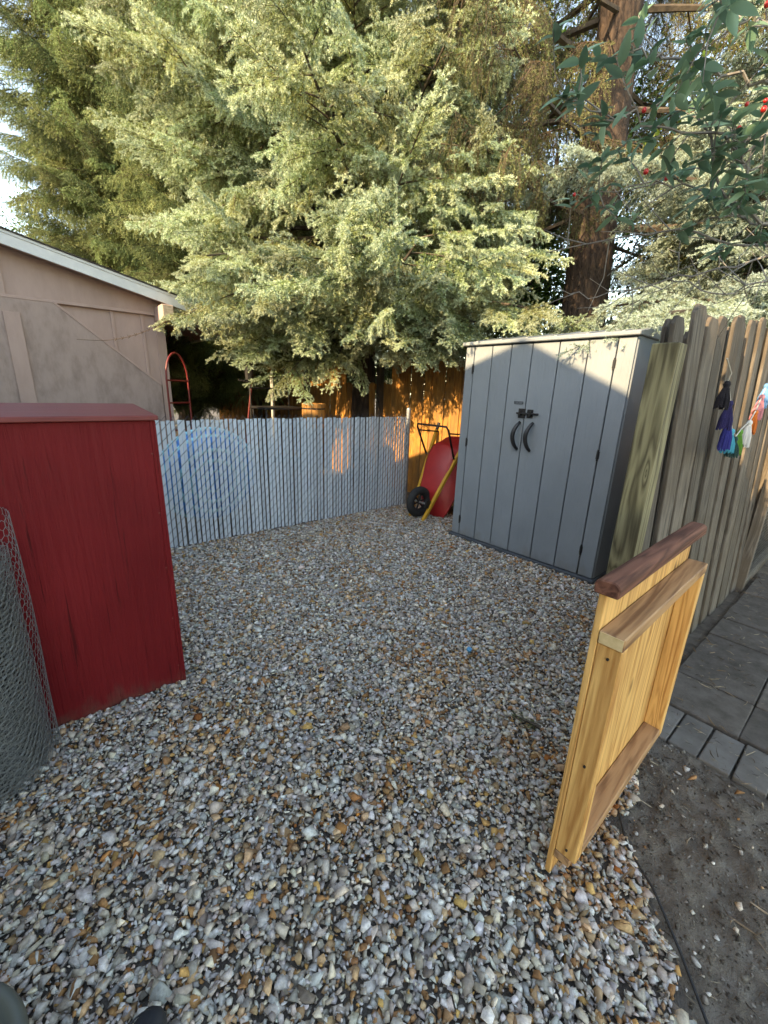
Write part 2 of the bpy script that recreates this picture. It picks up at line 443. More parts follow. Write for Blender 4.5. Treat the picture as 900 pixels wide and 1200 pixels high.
def value_noise(x, y, seed, cell):
    r = np.random.default_rng(seed).random((257, 257))
    gx, gy = x / cell + 1000, y / cell + 1000
    ix, iy = np.floor(gx).astype(int), np.floor(gy).astype(int)
    fx, fy = gx - ix, gy - iy
    fx = fx * fx * (3 - 2 * fx); fy = fy * fy * (3 - 2 * fy)
    g = lambda a, b: r[a % 257, b % 257]
    return (g(ix, iy) * (1 - fx) + g(ix + 1, iy) * fx) * (1 - fy) + (g(ix, iy + 1) * (1 - fx) + g(ix + 1, iy + 1) * fx) * fy
def dirt_z(x, y):
    return (value_noise(x, y, 1, .5) - .5) * .022 + (value_noise(x, y, 2, .14) - .5) * .014 + (value_noise(x, y, 3, .05) - .5) * .016 + (value_noise(x, y, 4, .024) - .5) * .010 - .004
gx, gy = np.meshgrid(np.linspace(.3, 4.0, 300), np.linspace(-1.2, 2.5, 300), indexing='ij')
V = np.c_[gx.ravel(), gy.ravel(), dirt_z(gx.ravel(), gy.ravel())]
# the bed sinks under the pavers
ya, yb = V[:, :2] @ D2, V[:, :2] @ E2
V[:, 2] -= np.clip((ya - 2.05) / .08, 0, 1) * .022
idx = np.arange(300 * 300).reshape(300, 300)
q = np.stack([idx[:-1, :-1], idx[1:, :-1], idx[1:, 1:], idx[:-1, 1:]], -1).reshape(-1, 4)
T = np.concatenate([q[:, [0, 1, 2]], q[:, [0, 2, 3]]])
me = fast_mesh('dirt_bed', V, T, [M['dirt']])
me.polygons.foreach_set('use_smooth', [True] * len(me.polygons))
tag(link('dirt_bed', me), None, None, None, 'structure')

# ------------------------------------------------------------------ gravel: crushed stone, tens of thousands, one object
def hull_shape(rng, n=11, flat=.55, lon=1.35):
    p = rng.normal(size=(n, 3)); p /= np.linalg.norm(p, axis=1)[:, None]
    p *= rng.uniform(.8, 1.05, (n, 1)); p *= np.array([lon, 1.0, flat])
    bm = bmesh.new()
    for c in p: bm.verts.new(c)
    res = bmesh.ops.convex_hull(bm, input=bm.verts[:])
    bmesh.ops.delete(bm, geom=[v for v in bm.verts if not v.link_faces], context='VERTS')
    bmesh.ops.triangulate(bm, faces=bm.faces[:])
    bm.verts.index_update()
    v = np.array([x.co[:] for x in bm.verts]); f = np.array([[a.index for a in x.verts] for x in bm.faces])
    bm.free()
    return v, f
def scatter_shapes(name, pos, size, colr, shapes, mat, rng, tilt=.5):
    k = rng.integers(0, len(shapes), len(pos))
    yaw = rng.uniform(0, 2 * math.pi, len(pos)); tx = rng.normal(0, tilt, len(pos)); ty = rng.normal(0, tilt, len(pos))
    cz, sz, cx, sx, cy, sy = np.cos(yaw), np.sin(yaw), np.cos(tx), np.sin(tx), np.cos(ty), np.sin(ty)
    z0 = np.zeros_like(cz); o1 = np.ones_like(cz)
    RZ = np.stack([np.stack([cz, -sz, z0], -1), np.stack([sz, cz, z0], -1), np.stack([z0, z0, o1], -1)], 1)
    RX = np.stack([np.stack([o1, z0, z0], -1), np.stack([z0, cx, -sx], -1), np.stack([z0, sx, cx], -1)], 1)
    RY = np.stack([np.stack([cy, z0, sy], -1), np.stack([z0, o1, z0], -1), np.stack([-sy, z0, cy], -1)], 1)
    R = RX @ RY @ RZ
    Vs, Ts, Cs, off = [], [], [], 0
    for i, (v, f) in enumerate(shapes):
        s = np.where(k == i)[0]
        if not len(s): continue
        W = np.einsum('nij,vj->nvi', R[s], v) * size[s][:, None, None] + pos[s][:, None, :]
        Vs.append(W.reshape(-1, 3)); Ts.append((f[None] + (np.arange(len(s)) * len(v))[:, None, None] + off).reshape(-1, 3))
        Cs.append(np.repeat(colr[s], len(v), 0)); off += len(s) * len(v)
    return fast_mesh(name, np.concatenate(Vs), np.concatenate(Ts), [mat], {'col': ('FLOAT_COLOR', np.concatenate(Cs))})

EDGE = np.array([(.70, -.6), (.80, .30), (.845, .66), (.895, .92), (.93, 1.15), (1.10, 1.45), (1.20, 1.62)])   # right edge of the gravel (world)
def gravel_inside(p, slack=0.0):
    a, b = p[:, :2] @ D2, p[:, :2] @ E2
    near = np.interp(p[:, 1], EDGE[:, 1], EDGE[:, 0], left=.7, right=1.2)
    edge_jit = (value_noise(p[:, 0], p[:, 1], 9, .10) - .5) * .12
    ok = (b < 4.16) & (a < 4.02) & (p[:, 1] > -.7) & (p[:, 0] > -3.2) & (a > -1.7)
    ok &= np.where(p[:, 1] < 1.62, p[:, 0] < near + edge_jit + slack, b > .62)
    # footprints
    s = np.array([.763, 4.434]); u = np.array([.669, -.743]); w = np.array([.743, .669])
    sx, sy = (p[:, :2] - s) @ u, (p[:, :2] - s) @ w
    ok &= ~((sx > .04) & (sx < 1.53) & (sy > .05))
    ok &= ~((a > -.8) & (a < .39) & (b > 2.13))  | ~((b < 2.66))
    return ok
bedp = [(1.30, 1.62), (1.15, 1.50), (.95, 1.15), (.90, .92), (.85, .66), (.80, .3), (.70, -.8), (-3.2, -.8)] + [yard(a_, b_)[:2] for a_, b_ in ((-.9, 4.3), (4.0, 4.3), (4.0, .66))]
mb = MB(); mb.add([(x_, y_, .0025 if i_ else .0025) for i_, (x_, y_) in enumerate(bedp)], [tuple(range(len(bedp)))])
structure('gravel_bed', mb, mottled('stone_fines', (.06, .048, .038), (.11, .092, .078), 14, .95, .8, .01, fine=160))
rng = np.random.default_rng(11)
shapes = [hull_shape(rng, int(rng.integers(8, 11)), rng.uniform(.5, .95), rng.uniform(1.05, 1.6)) for _ in range(28)]
P, S = [], []
for layer, (cell, z, smin) in enumerate([(.0235, .003, .9), (.0225, .011, .8), (.034, .019, .7), (.0175, .012, 1)]):
    xs, ys = np.meshgrid(np.arange(-3.3, 3.4, cell), np.arange(-.7, 6.2, cell), indexing='ij')
    p = np.c_[xs.ravel(), ys.ravel()] + rng.uniform(-.5, .5, (xs.size, 2)) * cell
    p = np.c_[p, np.full(len(p), z) + rng.uniform(-.004, .006, len(p))]
    p = p[gravel_inside(p)]
    if layer == 2: p = p[rng.random(len(p)) < .75]
    if layer == 3: p = p[p[:, 1] < 3.2]; P.append(p); S.append(rng.uniform(.004, .0085, len(p))); continue
    P.append(p); S.append(np.clip(rng.lognormal(math.log(.0122), .34, len(p)), .0055, .029))
P = np.concatenate(P); S = np.concatenate(S)
P[:, 2] += np.maximum(0, value_noise(P[:, 0], P[:, 1], 5, .6) - .4) * .02
pal = np.array([(.275, .278, .285), (.33, .333, .338), (.265, .248, .238), (.32, .285, .25), (.28, .19, .115), (.20, .105, .048), (.30, .185, .07), (.40, .40, .38), (.15, .13, .115), (.38, .35, .30)])
pal *= 1.8 * np.array([1.06, 1.0, .91])
pp = np.array([.20, .14, .17, .17, .08, .065, .025, .035, .06, .055]); pp /= pp.sum()
C = pal[rng.choice(len(pal), len(P), p=pp)] * rng.uniform(.55, 1.3, (len(P), 1)) * rng.uniform(.95, 1.05, (len(P), 3))
rust = value_noise(P[:, 0], P[:, 1], 21, .22)                 # iron-stained patches of stone
C = np.where((rust > .70)[:, None] & (rng.random(len(P)) < .22)[:, None], C * np.array([1.0, .68, .42]), C)
me = scatter_shapes('gravel', P, S, C, shapes, M['stone'], rng, .30)
tag(link('gravel', me), 'loose crushed grey and tan gravel covering the yard', 'gravel', None, 'stuff')

# stray stones, twigs and needle litter on the bare dirt and along the edge
rng = np.random.default_rng(5)
n = 900
p = np.c_[rng.uniform(.6, 2.3, n), rng.uniform(-.3, 2.4, n), np.zeros(n)]
dist = p[:, 0] - np.interp(p[:, 1], EDGE[:, 1], EDGE[:, 0], left=.7, right=1.2)
keep = (dist > -.05) & (rng.random(n) < np.exp(-np.maximum(dist, 0) / .22) + .06) & (p[:, :2] @ D2 < 2.05)
p = p[keep]; p[:, 2] = dirt_z(p[:, 0], p[:, 1]) + .003
me = scatter_shapes('stray_stones', p, np.clip(rng.lognormal(math.log(.0085), .5, len(p)), .003, .022), pal[rng.choice(len(pal), len(p), p=pp)] * rng.uniform(.7, 1.2, (len(p), 1)), shapes, M['stone'], rng, .4)
tag(link('stray_stones', me), 'loose stones strayed from the gravel onto the bare dirt', 'stones', None, 'stuff')
n = 15000
p = np.c_[rng.uniform(.6, 2.6, n), rng.uniform(-.5, 2.2, n), np.zeros(n)]
dist = p[:, 0] - np.interp(p[:, 1], EDGE[:, 1], EDGE[:, 0], left=.7, right=1.2)
p = p[(dist > -.03) & (p[:, :2] @ D2 < 2.06)]; p[:, 2] = dirt_z(p[:, 0], p[:, 1]) + .001
sc_ = np.array([(.06, .048, .037), (.11, .092, .073), (.16, .138, .113), (.24, .21, .18)])
me = scatter_shapes('soil_crumbs', p, np.clip(rng.lognormal(math.log(.0042), .5, len(p)), .0018, .013), sc_[rng.choice(4, len(p))] * rng.uniform(.8, 1.15, (len(p), 1)), shapes, M['litter'], rng, .4)
tag(link('soil_crumbs', me), 'loose crumbs of dry soil on the bare dirt patch', 'soil', None, 'stuff')
sh = []
for _ in range(6):
    L = rng.uniform(.8, 1.4)
    v = np.array([(-L, -.07, 0), (-L, .07, 0), (0, .09 + rng.normal(0, .05), .1), (0, -.07, .1), (L, rng.normal(0, .25), .02), (0, 0, -.08)])
    sh.append((v, np.array([(0, 3, 2), (0, 2, 1), (3, 4, 2), (0, 5, 3), (3, 5, 4)])))
n = 5200
p = np.c_[rng.uniform(.5, 2.5, n), rng.uniform(-.4, 2.2, n), np.zeros(n)]
dist = p[:, 0] - np.interp(p[:, 1], EDGE[:, 1], EDGE[:, 0], left=.7, right=1.2)
keep = (dist > -.12) & (p[:, :2] @ D2 < 2.04) & (value_noise(p[:, 0], p[:, 1], 33, .2) + rng.random(n) * .5 > .62)
p = p[keep]; p[:, 2] = dirt_z(p[:, 0], p[:, 1]) + .003
inn = gravel_inside(p); p[inn, 2] += .03
lp = np.array([(.20, .13, .075), (.28, .20, .13), (.10, .065, .04), (.36, .29, .20), (.06, .045, .035)])
q = np.c_[rng.uniform(-1.6, 1.6, 900), rng.uniform(.2, 5.4, 900), np.full(900, .034)]
q = q[gravel_inside(q, -.02)]
w_ = np.c_[rng.uniform(2.05, 5.2, 2600), rng.uniform(-.75, .52, 2600)]
w_ = w_[value_noise(w_[:, 0], w_[:, 1], 44, .25) + rng.random(len(w_)) * .5 > .72]
w_ = np.c_[w_[:, :1] * D2[None] + w_[:, 1:] * E2[None], np.full(len(w_), .021)]
p = np.concatenate([p, q, w_])
me = scatter_shapes('dry_litter', p, np.clip(rng.lognormal(math.log(.011), .5, len(p)), .004, .035), lp[rng.choice(5, len(p))] * rng.uniform(.7, 1.2, (len(p), 1)), sh, M['litter'], rng, .15)
tag(link('dry_litter', me), 'dry needles, bark chips and twig bits strewn over dirt and stones', 'litter', None, 'stuff')

# ------------------------------------------------------------------ paved path: every paver a piece
path = tag(link('paved_path', None, None, (0, 0, 0), (0, 0, YAW)), None, None, None, 'structure')
def paver_mesh(w, l, h, seed):
    r = random.Random(seed)
    m = MB(); m.box((0, 0, -h / 2), (w, l, h))
    return m.mesh('paver', .006, False, [M['paver']], 2)
bord = [MB().box((0, 0, -.03), (.272, .113, .06)).mesh('paver', .005, False, [M['border']], 2)]
big = [MB().box((0, 0, -.03), (.335, .357, .06)).mesh('paver', .006, False, [M['paver']], 2)]
for i in range(8):
    o = link('border_paver', bord[0], path, (2.212 + random.uniform(-.004, .004), .392 - i * .121, .012 + random.uniform(-.004, .005)), (random.uniform(-.012, .012), random.uniform(-.012, .012), random.uniform(-.02, .02)))
for i in range(8):
    for j in range(3):
        o = link('paver', big[0], path, (2.53 + i * .34 + random.uniform(-.003, .003), .30 - j * .362 + random.uniform(-.003, .003), .014 + random.uniform(-.005, .006)), (random.uniform(-.01, .01), random.uniform(-.01, .01), random.uniform(-.012, .012)))

# ------------------------------------------------------------------ the house behind the camera whose gable shades the yard
def back_to(P, a):
    P = np.array(P); t = (a - P[:2] @ D2) / (SUN[:2] @ D2); Q = P + t * SUN
    return float(Q[:2] @ E2), float(Q[2])
HA = -2.2
ap, le, ri = back_to((1.193, 3.956, 2.015), HA), back_to((.738, 4.462, 1.775), HA), back_to((1.871, 3.202, 1.545), HA)
sl = max(.25, (ap[1] - le[1]) / (le[0] - ap[0])); sr = max(.25, (ap[1] - ri[1]) / (ap[0] - ri[0]))
bl, br = ap[0] + 7.5, ap[0] - 4.6
zl, zr = ap[1] - sl * (bl - ap[0]), ap[1] - sr * (ap[0] - br)
house = thing('house', 'house with a low gable roof closing the yard opposite the grey shed', 'house', (0, 0, 0), YAW)
th = .16
m = MB(); m.prism([(ap[0], ap[1]), (bl, zl), (bl, zl - th), (ap[0], ap[1] - th), (br, zr - th), (br, zr)], 0, HA - 8.6, HA)
part('roof', m, M['shingle'], house)
m = MB(); m.prism([(br + .4, -.03), (bl - .4, -.03), (bl - .4, zl + .4 * sl - th - .004), (ap[0], ap[1] - th - .004), (br + .4, zr + .4 * sr - th - .004)], 0, HA - 8.2, HA - .35)
part('wall', m, M['house_wall'], house)
for wb in (ap[0] - 2.0, ap[0] + 1.6):
    w = part('window', MB().span(HA - .37, HA - .31, wb - .55, wb + .55, 1.0, 2.1), M['white_trim'], house, .004)
    part('pane', MB().span(HA - .325, HA - .305, wb - .48, wb + .48, 1.07, 2.03), M['glass'], w)

# ------------------------------------------------------------------ garage
garage = thing('garage', 'taupe wooden garage with low gable roof and white fascia behind the chain link fence', 'garage', (0, 0, 0), YAW)
GE, GD = 7.09, 1.64
def rake(a): return 2.586 - .232 * (a - 1.68)             # underside of the fascia
RID = -3.6
part('wall', MB().prism([(GD, -.03), (GD, rake(GD) + .06), (RID, rake(RID) + .06), (RID * 2 - GD, rake(GD) + .06), (RID * 2 - GD, -.03)], 1, GE, GE + 6.0), M['taupe'], garage)
# upper gable sheet, slightly proud
part('gable_panel', MB().prism([(GD - .02, 2.475), (GD - .02, rake(GD) + .03), (RID, rake(RID) + .03), (RID - 5.2, rake(GD) + .03), (RID - 5.2, 2.475)], 1, GE - .035, GE - .002), M['taupe'], garage)
for a in (GD - .26, GD - .62):
    part('batten', MB().span(a - .02, a + .02, GE - .02, GE - .001, .3, 2.474), M['taupe'], garage, .003)
part('corner_board', MB().span(GD - .10, GD + .02, GE - .024, GE + .09, 0, 2.47), M['taupe'], garage, .004)
for a in (-.06, -1.28):
    part('batten', MB().prism([(a - .025, 2.478), (a + .025, 2.478), (a + .025, rake(a) + .02), (a - .025, rake(a) + .02)], 1, GE - .055, GE - .034), M['taupe'], garage, .003)
# lower sheet with a diagonal upper edge and its trim strip
dg = [(GD - 1.22, 2.46), (GD - .115, 1.53), (GD - .115, 0.0), (-5.0, 0.0), (-5.0, 2.46)]
part('lower_panel', MB().prism(dg, 1, GE - .055, GE - .021), M['taupe2'], garage, .003)
v0, v1 = np.array([GD - 1.24, 2.47]), np.array([GD - .115, 1.515])
t = (v1 - v0) / np.linalg.norm(v1 - v0); nn = np.array([-t[1], t[0]]) * .012
part('trim', MB().prism([tuple(v0 - nn), tuple(v1 - nn), tuple(v1 + nn), tuple(v0 + nn)], 1, GE - .068, GE - .053), M['taupe'], garage, .002)
part('trim', MB().span(-.10, .06, GE - .085, GE - .054, 0, 2.3), M['taupe'], garage, .003)
part('trim', MB().span(-5, GD - .1, GE - .06, GE - .036, 2.455, 2.49), M['taupe'], garage, .003)
# roof: sheathing, shingle courses, fascia
EAVE = 2.75; OUT = GE - .30
def slope_prism(x0, x1, dz0, dz1, y0, y1):
    return MB().prism([(x0, rake(x0) + dz0), (x1, rake(x1) + dz0), (x1, rake(x1) + dz1), (x0, rake(x0) + dz1)], 1, y0, y1)
roof = part('roof', slope_prism(EAVE - .03, RID, .095, .155, OUT + .03, GE + 6.4), M['taupe'], garage)
part('soffit', slope_prism(EAVE - .04, RID, .03, .09, OUT + .03, GE + 6.3), M['taupe'], garage)
m = MB().prism([(RID, rake(RID) + .155), (RID * 2 - EAVE, rake(EAVE) + .155), (RID * 2 - EAVE, rake(EAVE) + .03), (RID, rake(RID) + .03)], 1, OUT + .03, GE + 6.4)
part('roof_slope', m, M['shingle'], garage)
part('fascia', slope_prism(EAVE, RID, 0, .125, OUT, OUT + .028), M['white_trim'], garage, .003)
part('drip_edge', slope_prism(EAVE + .01, RID, .122, .152, OUT - .012, OUT + .029), M['white_trim'], garage, .002)
part('eave_board', MB().span(EAVE - .035, EAVE - .005, OUT + .03, GE + 6.4, rake(EAVE) + .0, rake(EAVE) + .13), M['white_trim'], garage)
x = EAVE + .03; k = 0
while x > RID:
    x0, x1 = x, max(RID, x - .15)
    m = MB().prism([(x0, rake(x0) + .152), (x1 - .03, rake(x1 - .03) + .158), (x1 - .03, rake(x1 - .03) + .165), (x0, rake(x0) + .172)], 1, OUT - .03, GE + 6.42)
    part('shingle_course', m, M['shingle'], garage); x = x1; k += 1
bm_ = part('beam', MB().span(GD - .10, GD + .045, GE - .50, GE + .05, 2.375, 2.555), M['taupe'], garage, .006)
part('beam_end', MB().span(GD - .092, GD + .037, GE - .512, GE - .499, 2.383, 2.547), M['beam'], bm_, .003)
# old barbed wire sagging from the beam along the wall
wire = thing('hanging_wire', 'thin rusty wire with twisted barbs sagging from the garage beam', 'wire', yard(GD - .02, GE - .52, 2.37), YAW)
pts = []
for i in range(15):
    u = i / 14
    pts.append((-u * 1.05, .30 * min(1, u * 1.4), -.33 * u - .10 * math.sin(u * math.pi)))
part('strand', MB().tube(pts, .0035, 5), M['dead_twig'], wire)
for i in range(1, 9):
    p = np.array(pts[i]) * .6 + np.array(pts[i + 1]) * .4
    part('barb', MB().tube([p + (-.02, -.01, .018), p, p + (.018, .01, .02)], .0032, 4).tube([p + (-.01, .01, -.02), p + (.012, -.01, .0)], .0032, 4), M['dead_twig'], wire)
#FENCES
# ------------------------------------------------------------------ chain link fence with privacy slats
FE, FH = 4.14, 1.235
A0, A1 = -.75, 3.84
cl = thing('chain_link_fence', 'chain link fence woven with blue-grey vertical privacy slats', 'fence', yard(0, FE), YAW)
pitch = .0430
slat_me = [MB().box((0, 0, FH / 2 + .005), (w, .004, FH - .035)).mesh('slat', .0012, False, [M['slat']]) for w in (.0295, .031, .0322)]
i = 0
a = A0 + .03
rr = random.Random(3)
while a < A1 - .02:
    link('slat', rr.choice(slat_me), cl, (a + rr.uniform(-.0035, .0035), rr.uniform(-.0015, .0015), rr.uniform(-.004, .012)), (0, rr.uniform(-.004, .004), rr.uniform(-.04, .04)))
    a += pitch
m = MB()
def wire_seg(m, p, q, r=.0023):
    p, q = np.array(p), np.array(q); t = q - p; t /= np.linalg.norm(t)
    u = np.cross(t, (0, 1., 0)); u /= np.linalg.norm(u); w = np.cross(t, u)
    o = [u * r, (-.5 * u + .87 * w) * r, (-.5 * u - .87 * w) * r]
    m.add([p + x for x in o] + [q + x for x in o], [(0, 1, 4, 3), (1, 2, 5, 4), (2, 0, 3, 5)])
st = pitch * 1.0
k = 0
x = A0 - FH
while x < A1:
    for sgn, yy in ((1, -.0085), (-1, .0085)):
        p, q = ((x, .02), (x + FH / 1.0, FH)) if sgn == 1 else ((x + FH, .02), (x, FH))
        (x0, z0), (x1, z1) = p, q
        lo, hi = max(min(x0, x1), A0), min(max(x0, x1), A1)
        if hi - lo > .02:
            f = lambda xx: z0 + (z1 - z0) * (xx - x0) / (x1 - x0)
            wire_seg(m, (lo, yy, f(lo)), (hi, yy, f(hi)))
    k += 1
    x += st * 2.2
part('wire_mesh', m, M['wire'], cl)
m = MB()
x = A0
while x < A1:                                                  # twisted selvage ends along the top
    wire_seg(m, (x, -.006, FH - .006), (x + .035, 0, FH + .028), .0018)
    wire_seg(m, (x + .035, 0, FH + .028), (x + .048, .006, FH - .002), .0018)
    x += st * 1.5
part('selvage', m, M['wire'], cl)
part('tension_wire', MB().tube([(A0, .010, FH - .045), (A1, .010, FH - .045)], .0035, 6), M['wire'], cl)
for a in (A0, A1 + .03):
    p = part('post', MB().tube([(a, .03, -.03), (a, .03, FH + .07)], .03, 16), M['galv'], cl, smooth=False)
    part('post_cap', MB().lathe([(.0325, FH + .04), (.0325, FH + .075), (.025, FH + .095), (0.001, FH + .105)], 16, (a, .03, 0)), M['galv'], p)
for z in (.12, .5, .85, 1.15):
    part('tension_band', MB().lathe([(.033, z - .012), (.034, z), (.033, z + .012)], 14, (A1 + .03, .03, 0)), M['galv'], cl)

# ------------------------------------------------------------------ sunlit cedar fence behind
cf = thing('cedar_fence', 'sunlit orange cedar picket fence running behind the chain link fence', 'fence', yard(4.50, 0), YAW)
pk = []
for s_ in range(5):
    hgt = 2.0
    pk.append(MB().prism([(-.068, -.03), (.068, -.03), (.068, hgt - .04), (.035, hgt), (-.035, hgt), (-.068, hgt - .04)], 0, -.009, .009).mesh('picket', .002, False, [M['fence_cedar']]))
rr = random.Random(8)
b = 3.04; k = 0
while b < 13.5:
    o = link('picket', pk[k % 5], cf, (rr.uniform(-.006, .006), b, rr.uniform(-.03, .03) - (.35 if 5.2 < b < 6.6 else 0)), (rr.uniform(-.01, .01), rr.uniform(-.006, .006), 0))
    b += .143; k += 1
for z in (.35, 1.05, 1.6):
    part('rail', MB().span(.011, .049, 2.95, 13.6, z - .045, z + .045), M['fence_cedar'], cf)
for b in (3.1, 5.5, 7.9, 10.3):
    part('post', MB().span(-.105, -.012, b - .045, b + .045, -.03, 2.02), M['old_wood'], cf, .005)

# ------------------------------------------------------------------ weathered picket fence on the right
wf = thing('weathered_fence', 'weathered grey dog-eared picket fence beside the paved path', 'fence', (2.16, 2.57, 0), math.radians(39.5))
rr = random.Random(21)
LEAN = math.radians(3.0)
def picket(w, h, th):
    ear = min(.035, w * .28)
    return MB().prism([(-w / 2, 0), (w / 2, 0), (w / 2, h - ear), (w / 2 - ear * .8, h), (-w / 2 + ear * .8, h), (-w / 2, h - ear)], 1, -th / 2, th / 2)
s = -1.17; k = 0
while s < 1.22:
    h = 1.93 + (s + 1.2) * .085 + rr.uniform(-.035, .03)
    w = rr.choice((.135, .14, .142))
    o = part('picket', picket(w, h, .019), M['old_wood'], wf, .003, loc=(s, -.012 + rr.uniform(-.006, .004), -.02), rot=(-LEAN + rr.uniform(-.008, .008), rr.uniform(-.012, .012), rr.uniform(-.05, .05)))
    s2 = s + .108
    if s2 < 1.18:
        h = 1.90 + (s2 + 1.2) * .085 + rr.uniform(-.05, .06)
        part('picket', picket(.14, h, .019), M['old_wood'], wf, .003, loc=(s2, .038 + rr.uniform(-.004, .006), -.02), rot=(-LEAN + rr.uniform(-.008, .008), rr.uniform(-.012, .012), rr.uniform(-.04, .04)))
    s += .212 + rr.uniform(-.012, .012)
for z in (.3, 1.55):
    part('rail', MB().span(-1.15, 1.05, .052 + z * .052, .09 + z * .052, z - .045, z + .045), M['old_wood'], wf, .004)
part('post', MB().span(1.16, 1.25, .05, .14, -.03, 1.9), M['old_wood'], wf, .005, rot=(-LEAN, 0, 0))

# treated timber post by the shed
def knotty(name, dark, light, knots):
    m, nt, b = new_mat(name)
    tc = N(nt, 'TexCoord')
    vl = coords(nt, (7, 7, .7), rand=False)
    wn = noise(nt, vl, 1.0, 3, .5, .6)
    acc = N(nt, 'Math', _operation='MULTIPLY'); acc.inputs[1].default_value = 9.0; nt.links.new(wn.outputs[0], acc.inputs[0])
    kmask = None
    for (y, z, amp, wy, wz) in knots:
        mp = N(nt, 'Mapping', _vector_type='POINT'); mp.inputs['Location'].default_value = (0, -y / wy, -z / wz); mp.inputs['Scale'].default_value = (0, 1 / wy, 1 / wz)
        nt.links.new(tc.outputs['Object'], mp.inputs['Vector'])
        ln = N(nt, 'VectorMath', _operation='LENGTH'); nt.links.new(mp.outputs[0], ln.inputs[0])
        iv = N(nt, 'Math', _operation='MULTIPLY_ADD'); iv.inputs[1].default_value = 1.0; iv.inputs[2].default_value = .35; nt.links.new(ln.outputs['Value'], iv.inputs[0])
        dv = N(nt, 'Math', _operation='DIVIDE'); dv.inputs[0].default_value = amp; nt.links.new(iv.outputs[0], dv.inputs[1])
        ad = N(nt, 'Math', _operation='ADD'); nt.links.new(acc.outputs[0], ad.inputs[0]); nt.links.new(dv.outputs[0], ad.inputs[1]); acc = ad
    pp_ = N(nt, 'Math', _operation='PINGPONG'); pp_.inputs[1].default_value = .5; nt.links.new(acc.outputs[0], pp_.inputs[0])
    fine = noise(nt, coords(nt, (60, 60, 2.5), rand=False), 1.0, 5, .7)
    mx = N(nt, 'Math', _operation='MULTIPLY_ADD'); mx.inputs[1].default_value = 1.35; mx.inputs[2].default_value = -.35; nt.links.new(pp_.outputs[0], mx.inputs[0])
    a2 = N(nt, 'Math', _operation='ADD'); nt.links.new(mx.outputs[0], a2.inputs[0]); nt.links.new(fine.outputs[0], a2.inputs[1])
    r = ramp(nt, [(.15, dark), (.75, light)]); nt.links.new(a2.outputs[0], r.inputs[0])
    nt.links.new(r.outputs[0], b.inputs['Base Color']); b.inputs['Roughness'].default_value = .8
    br = N(nt, 'TexBrick'); br.inputs['Scale'].default_value = 22; br.inputs['Mortar Size'].default_value = .035
    bm1 = bump(nt, b, a2.outputs[0], .35, .004)
    return m
M['treated'] = knotty('treated_lumber', (.075, .060, .028), (.235, .205, .11), [(.060, .74, 3.2, .022, .07), (.045, .38, 2.6, .02, .06), (.02, 1.25, 1.2, .03, .16)])
gp = thing('timber_post', 'greenish pressure treated timber post with big knots beside the grey shed', 'post', yard(1.955, .60), YAW)
m = MB().span(0, .095, 0, .098, -.03, 1.765)
part('shaft', m, M['treated'], gp, .004)

# ------------------------------------------------------------------ cedar gate
gate = thing('cedar_gate', 'new cedar gate panel with brown cap rail standing open at the gravel edge', 'gate', (.596, .995, 0), math.radians(41.55))
GL, GH = .84, 1.05
rr = random.Random(4)
nb = 6
for i in range(nb):
    w = GL / nb
    part('board', MB().span(i * w + .001, (i + 1) * w - .001, 0.0, .019 + rr.uniform(-.001, .001), .012 + (.0 if i else .0), GH + .004), M['cedar'], gate, .002)
part('stile', MB().span(0.002, .042, -.066, -.001, .128, .905), M['cedar'], gate, .003)
part('stile', MB().span(GL - .042, GL - .002, -.066, -.001, .128, .905), M['cedar'], gate, .003)
tr = part('top_rail', MB().span(0, GL, -.067, -.001, .906, .945), M['cedar_brown'], gate, .003)
part('end_grain', MB().span(-.0025, .002, -.064, -.004, .909, .942), mottled('end_grain', (.55, .38, .18), (.68, .50, .27), 40, .8, .2), tr)
part('bottom_rail', MB().span(.043, GL - .043, -.066, -.001, .13, .17), M['cedar_brown'], gate, .003)
part('brace_block', MB().span(-.001, .05, -.05, -.0015, .098, .127), M['cedar_brown'], gate, .002)
part('cap_rail', MB().prism([(-.034, GH), (.030, GH), (.030, GH + .032), (.018, GH + .043), (-.022, GH + .043), (-.034, GH + .032)], 0, -.012, GL + .012), M['cap'], gate, .004)
for z in (.16, .5, .87):
    part('screw', MB().tube([(-.0025, -.035, z), (.004, -.035, z)], .004, 8), M['black_metal'], gate)
for z in (.3, .8):                                              # strap hinges to the post, on the far side
    part('hinge', MB().span(GL - .25, GL + .03, .019, .024, z - .02, z + .02).tube([(GL + .035, .024, z - .04), (GL + .035, .024, z + .04)], .009, 8), M['black_metal'], gate)

# ------------------------------------------------------------------ grey resin shed
shed = thing('storage_shed', 'grey woodgrain resin storage shed with double doors and black handles', 'shed', (.763, 4.434, 0), math.radians(-48))
SW, SH, SD = 1.567, 2.0, .95
part('base', MB().span(-.015, SW + .015, -.03, SD + .02, -.03, .045), M['shed_dark'], shed, .006)
part('side_wall', MB().span(0, .04, .022, SD, .046, SH), M['shed'], shed, .006)
part('side_wall', MB().span(SW - .04, SW, .022, SD, .046, SH), M['shed'], shed, .006)
part('back_wall', MB().span(.041, SW - .041, SD - .04, SD, .046, SH), M['shed'], shed, .004)
part('lintel', MB().span(.041, SW - .041, .032, .06, .046, SH - .01), M['shed_dark'], shed)
ys = (0.0, .028)
sx = [0.004, .108, .315, .52, .728, .975, 1.215, 1.43, SW - .004]
def plank(x0, x1, parent, name='panel'):
    return part(name, MB().span(x0 + .0045, x1 - .0045, ys[0], ys[1], .05, SH - .012), M['shed'], parent, .005, bseg=2)
plank(sx[0], sx[1], shed, 'corner_panel'); plank(sx[7], sx[8], shed, 'corner_panel')
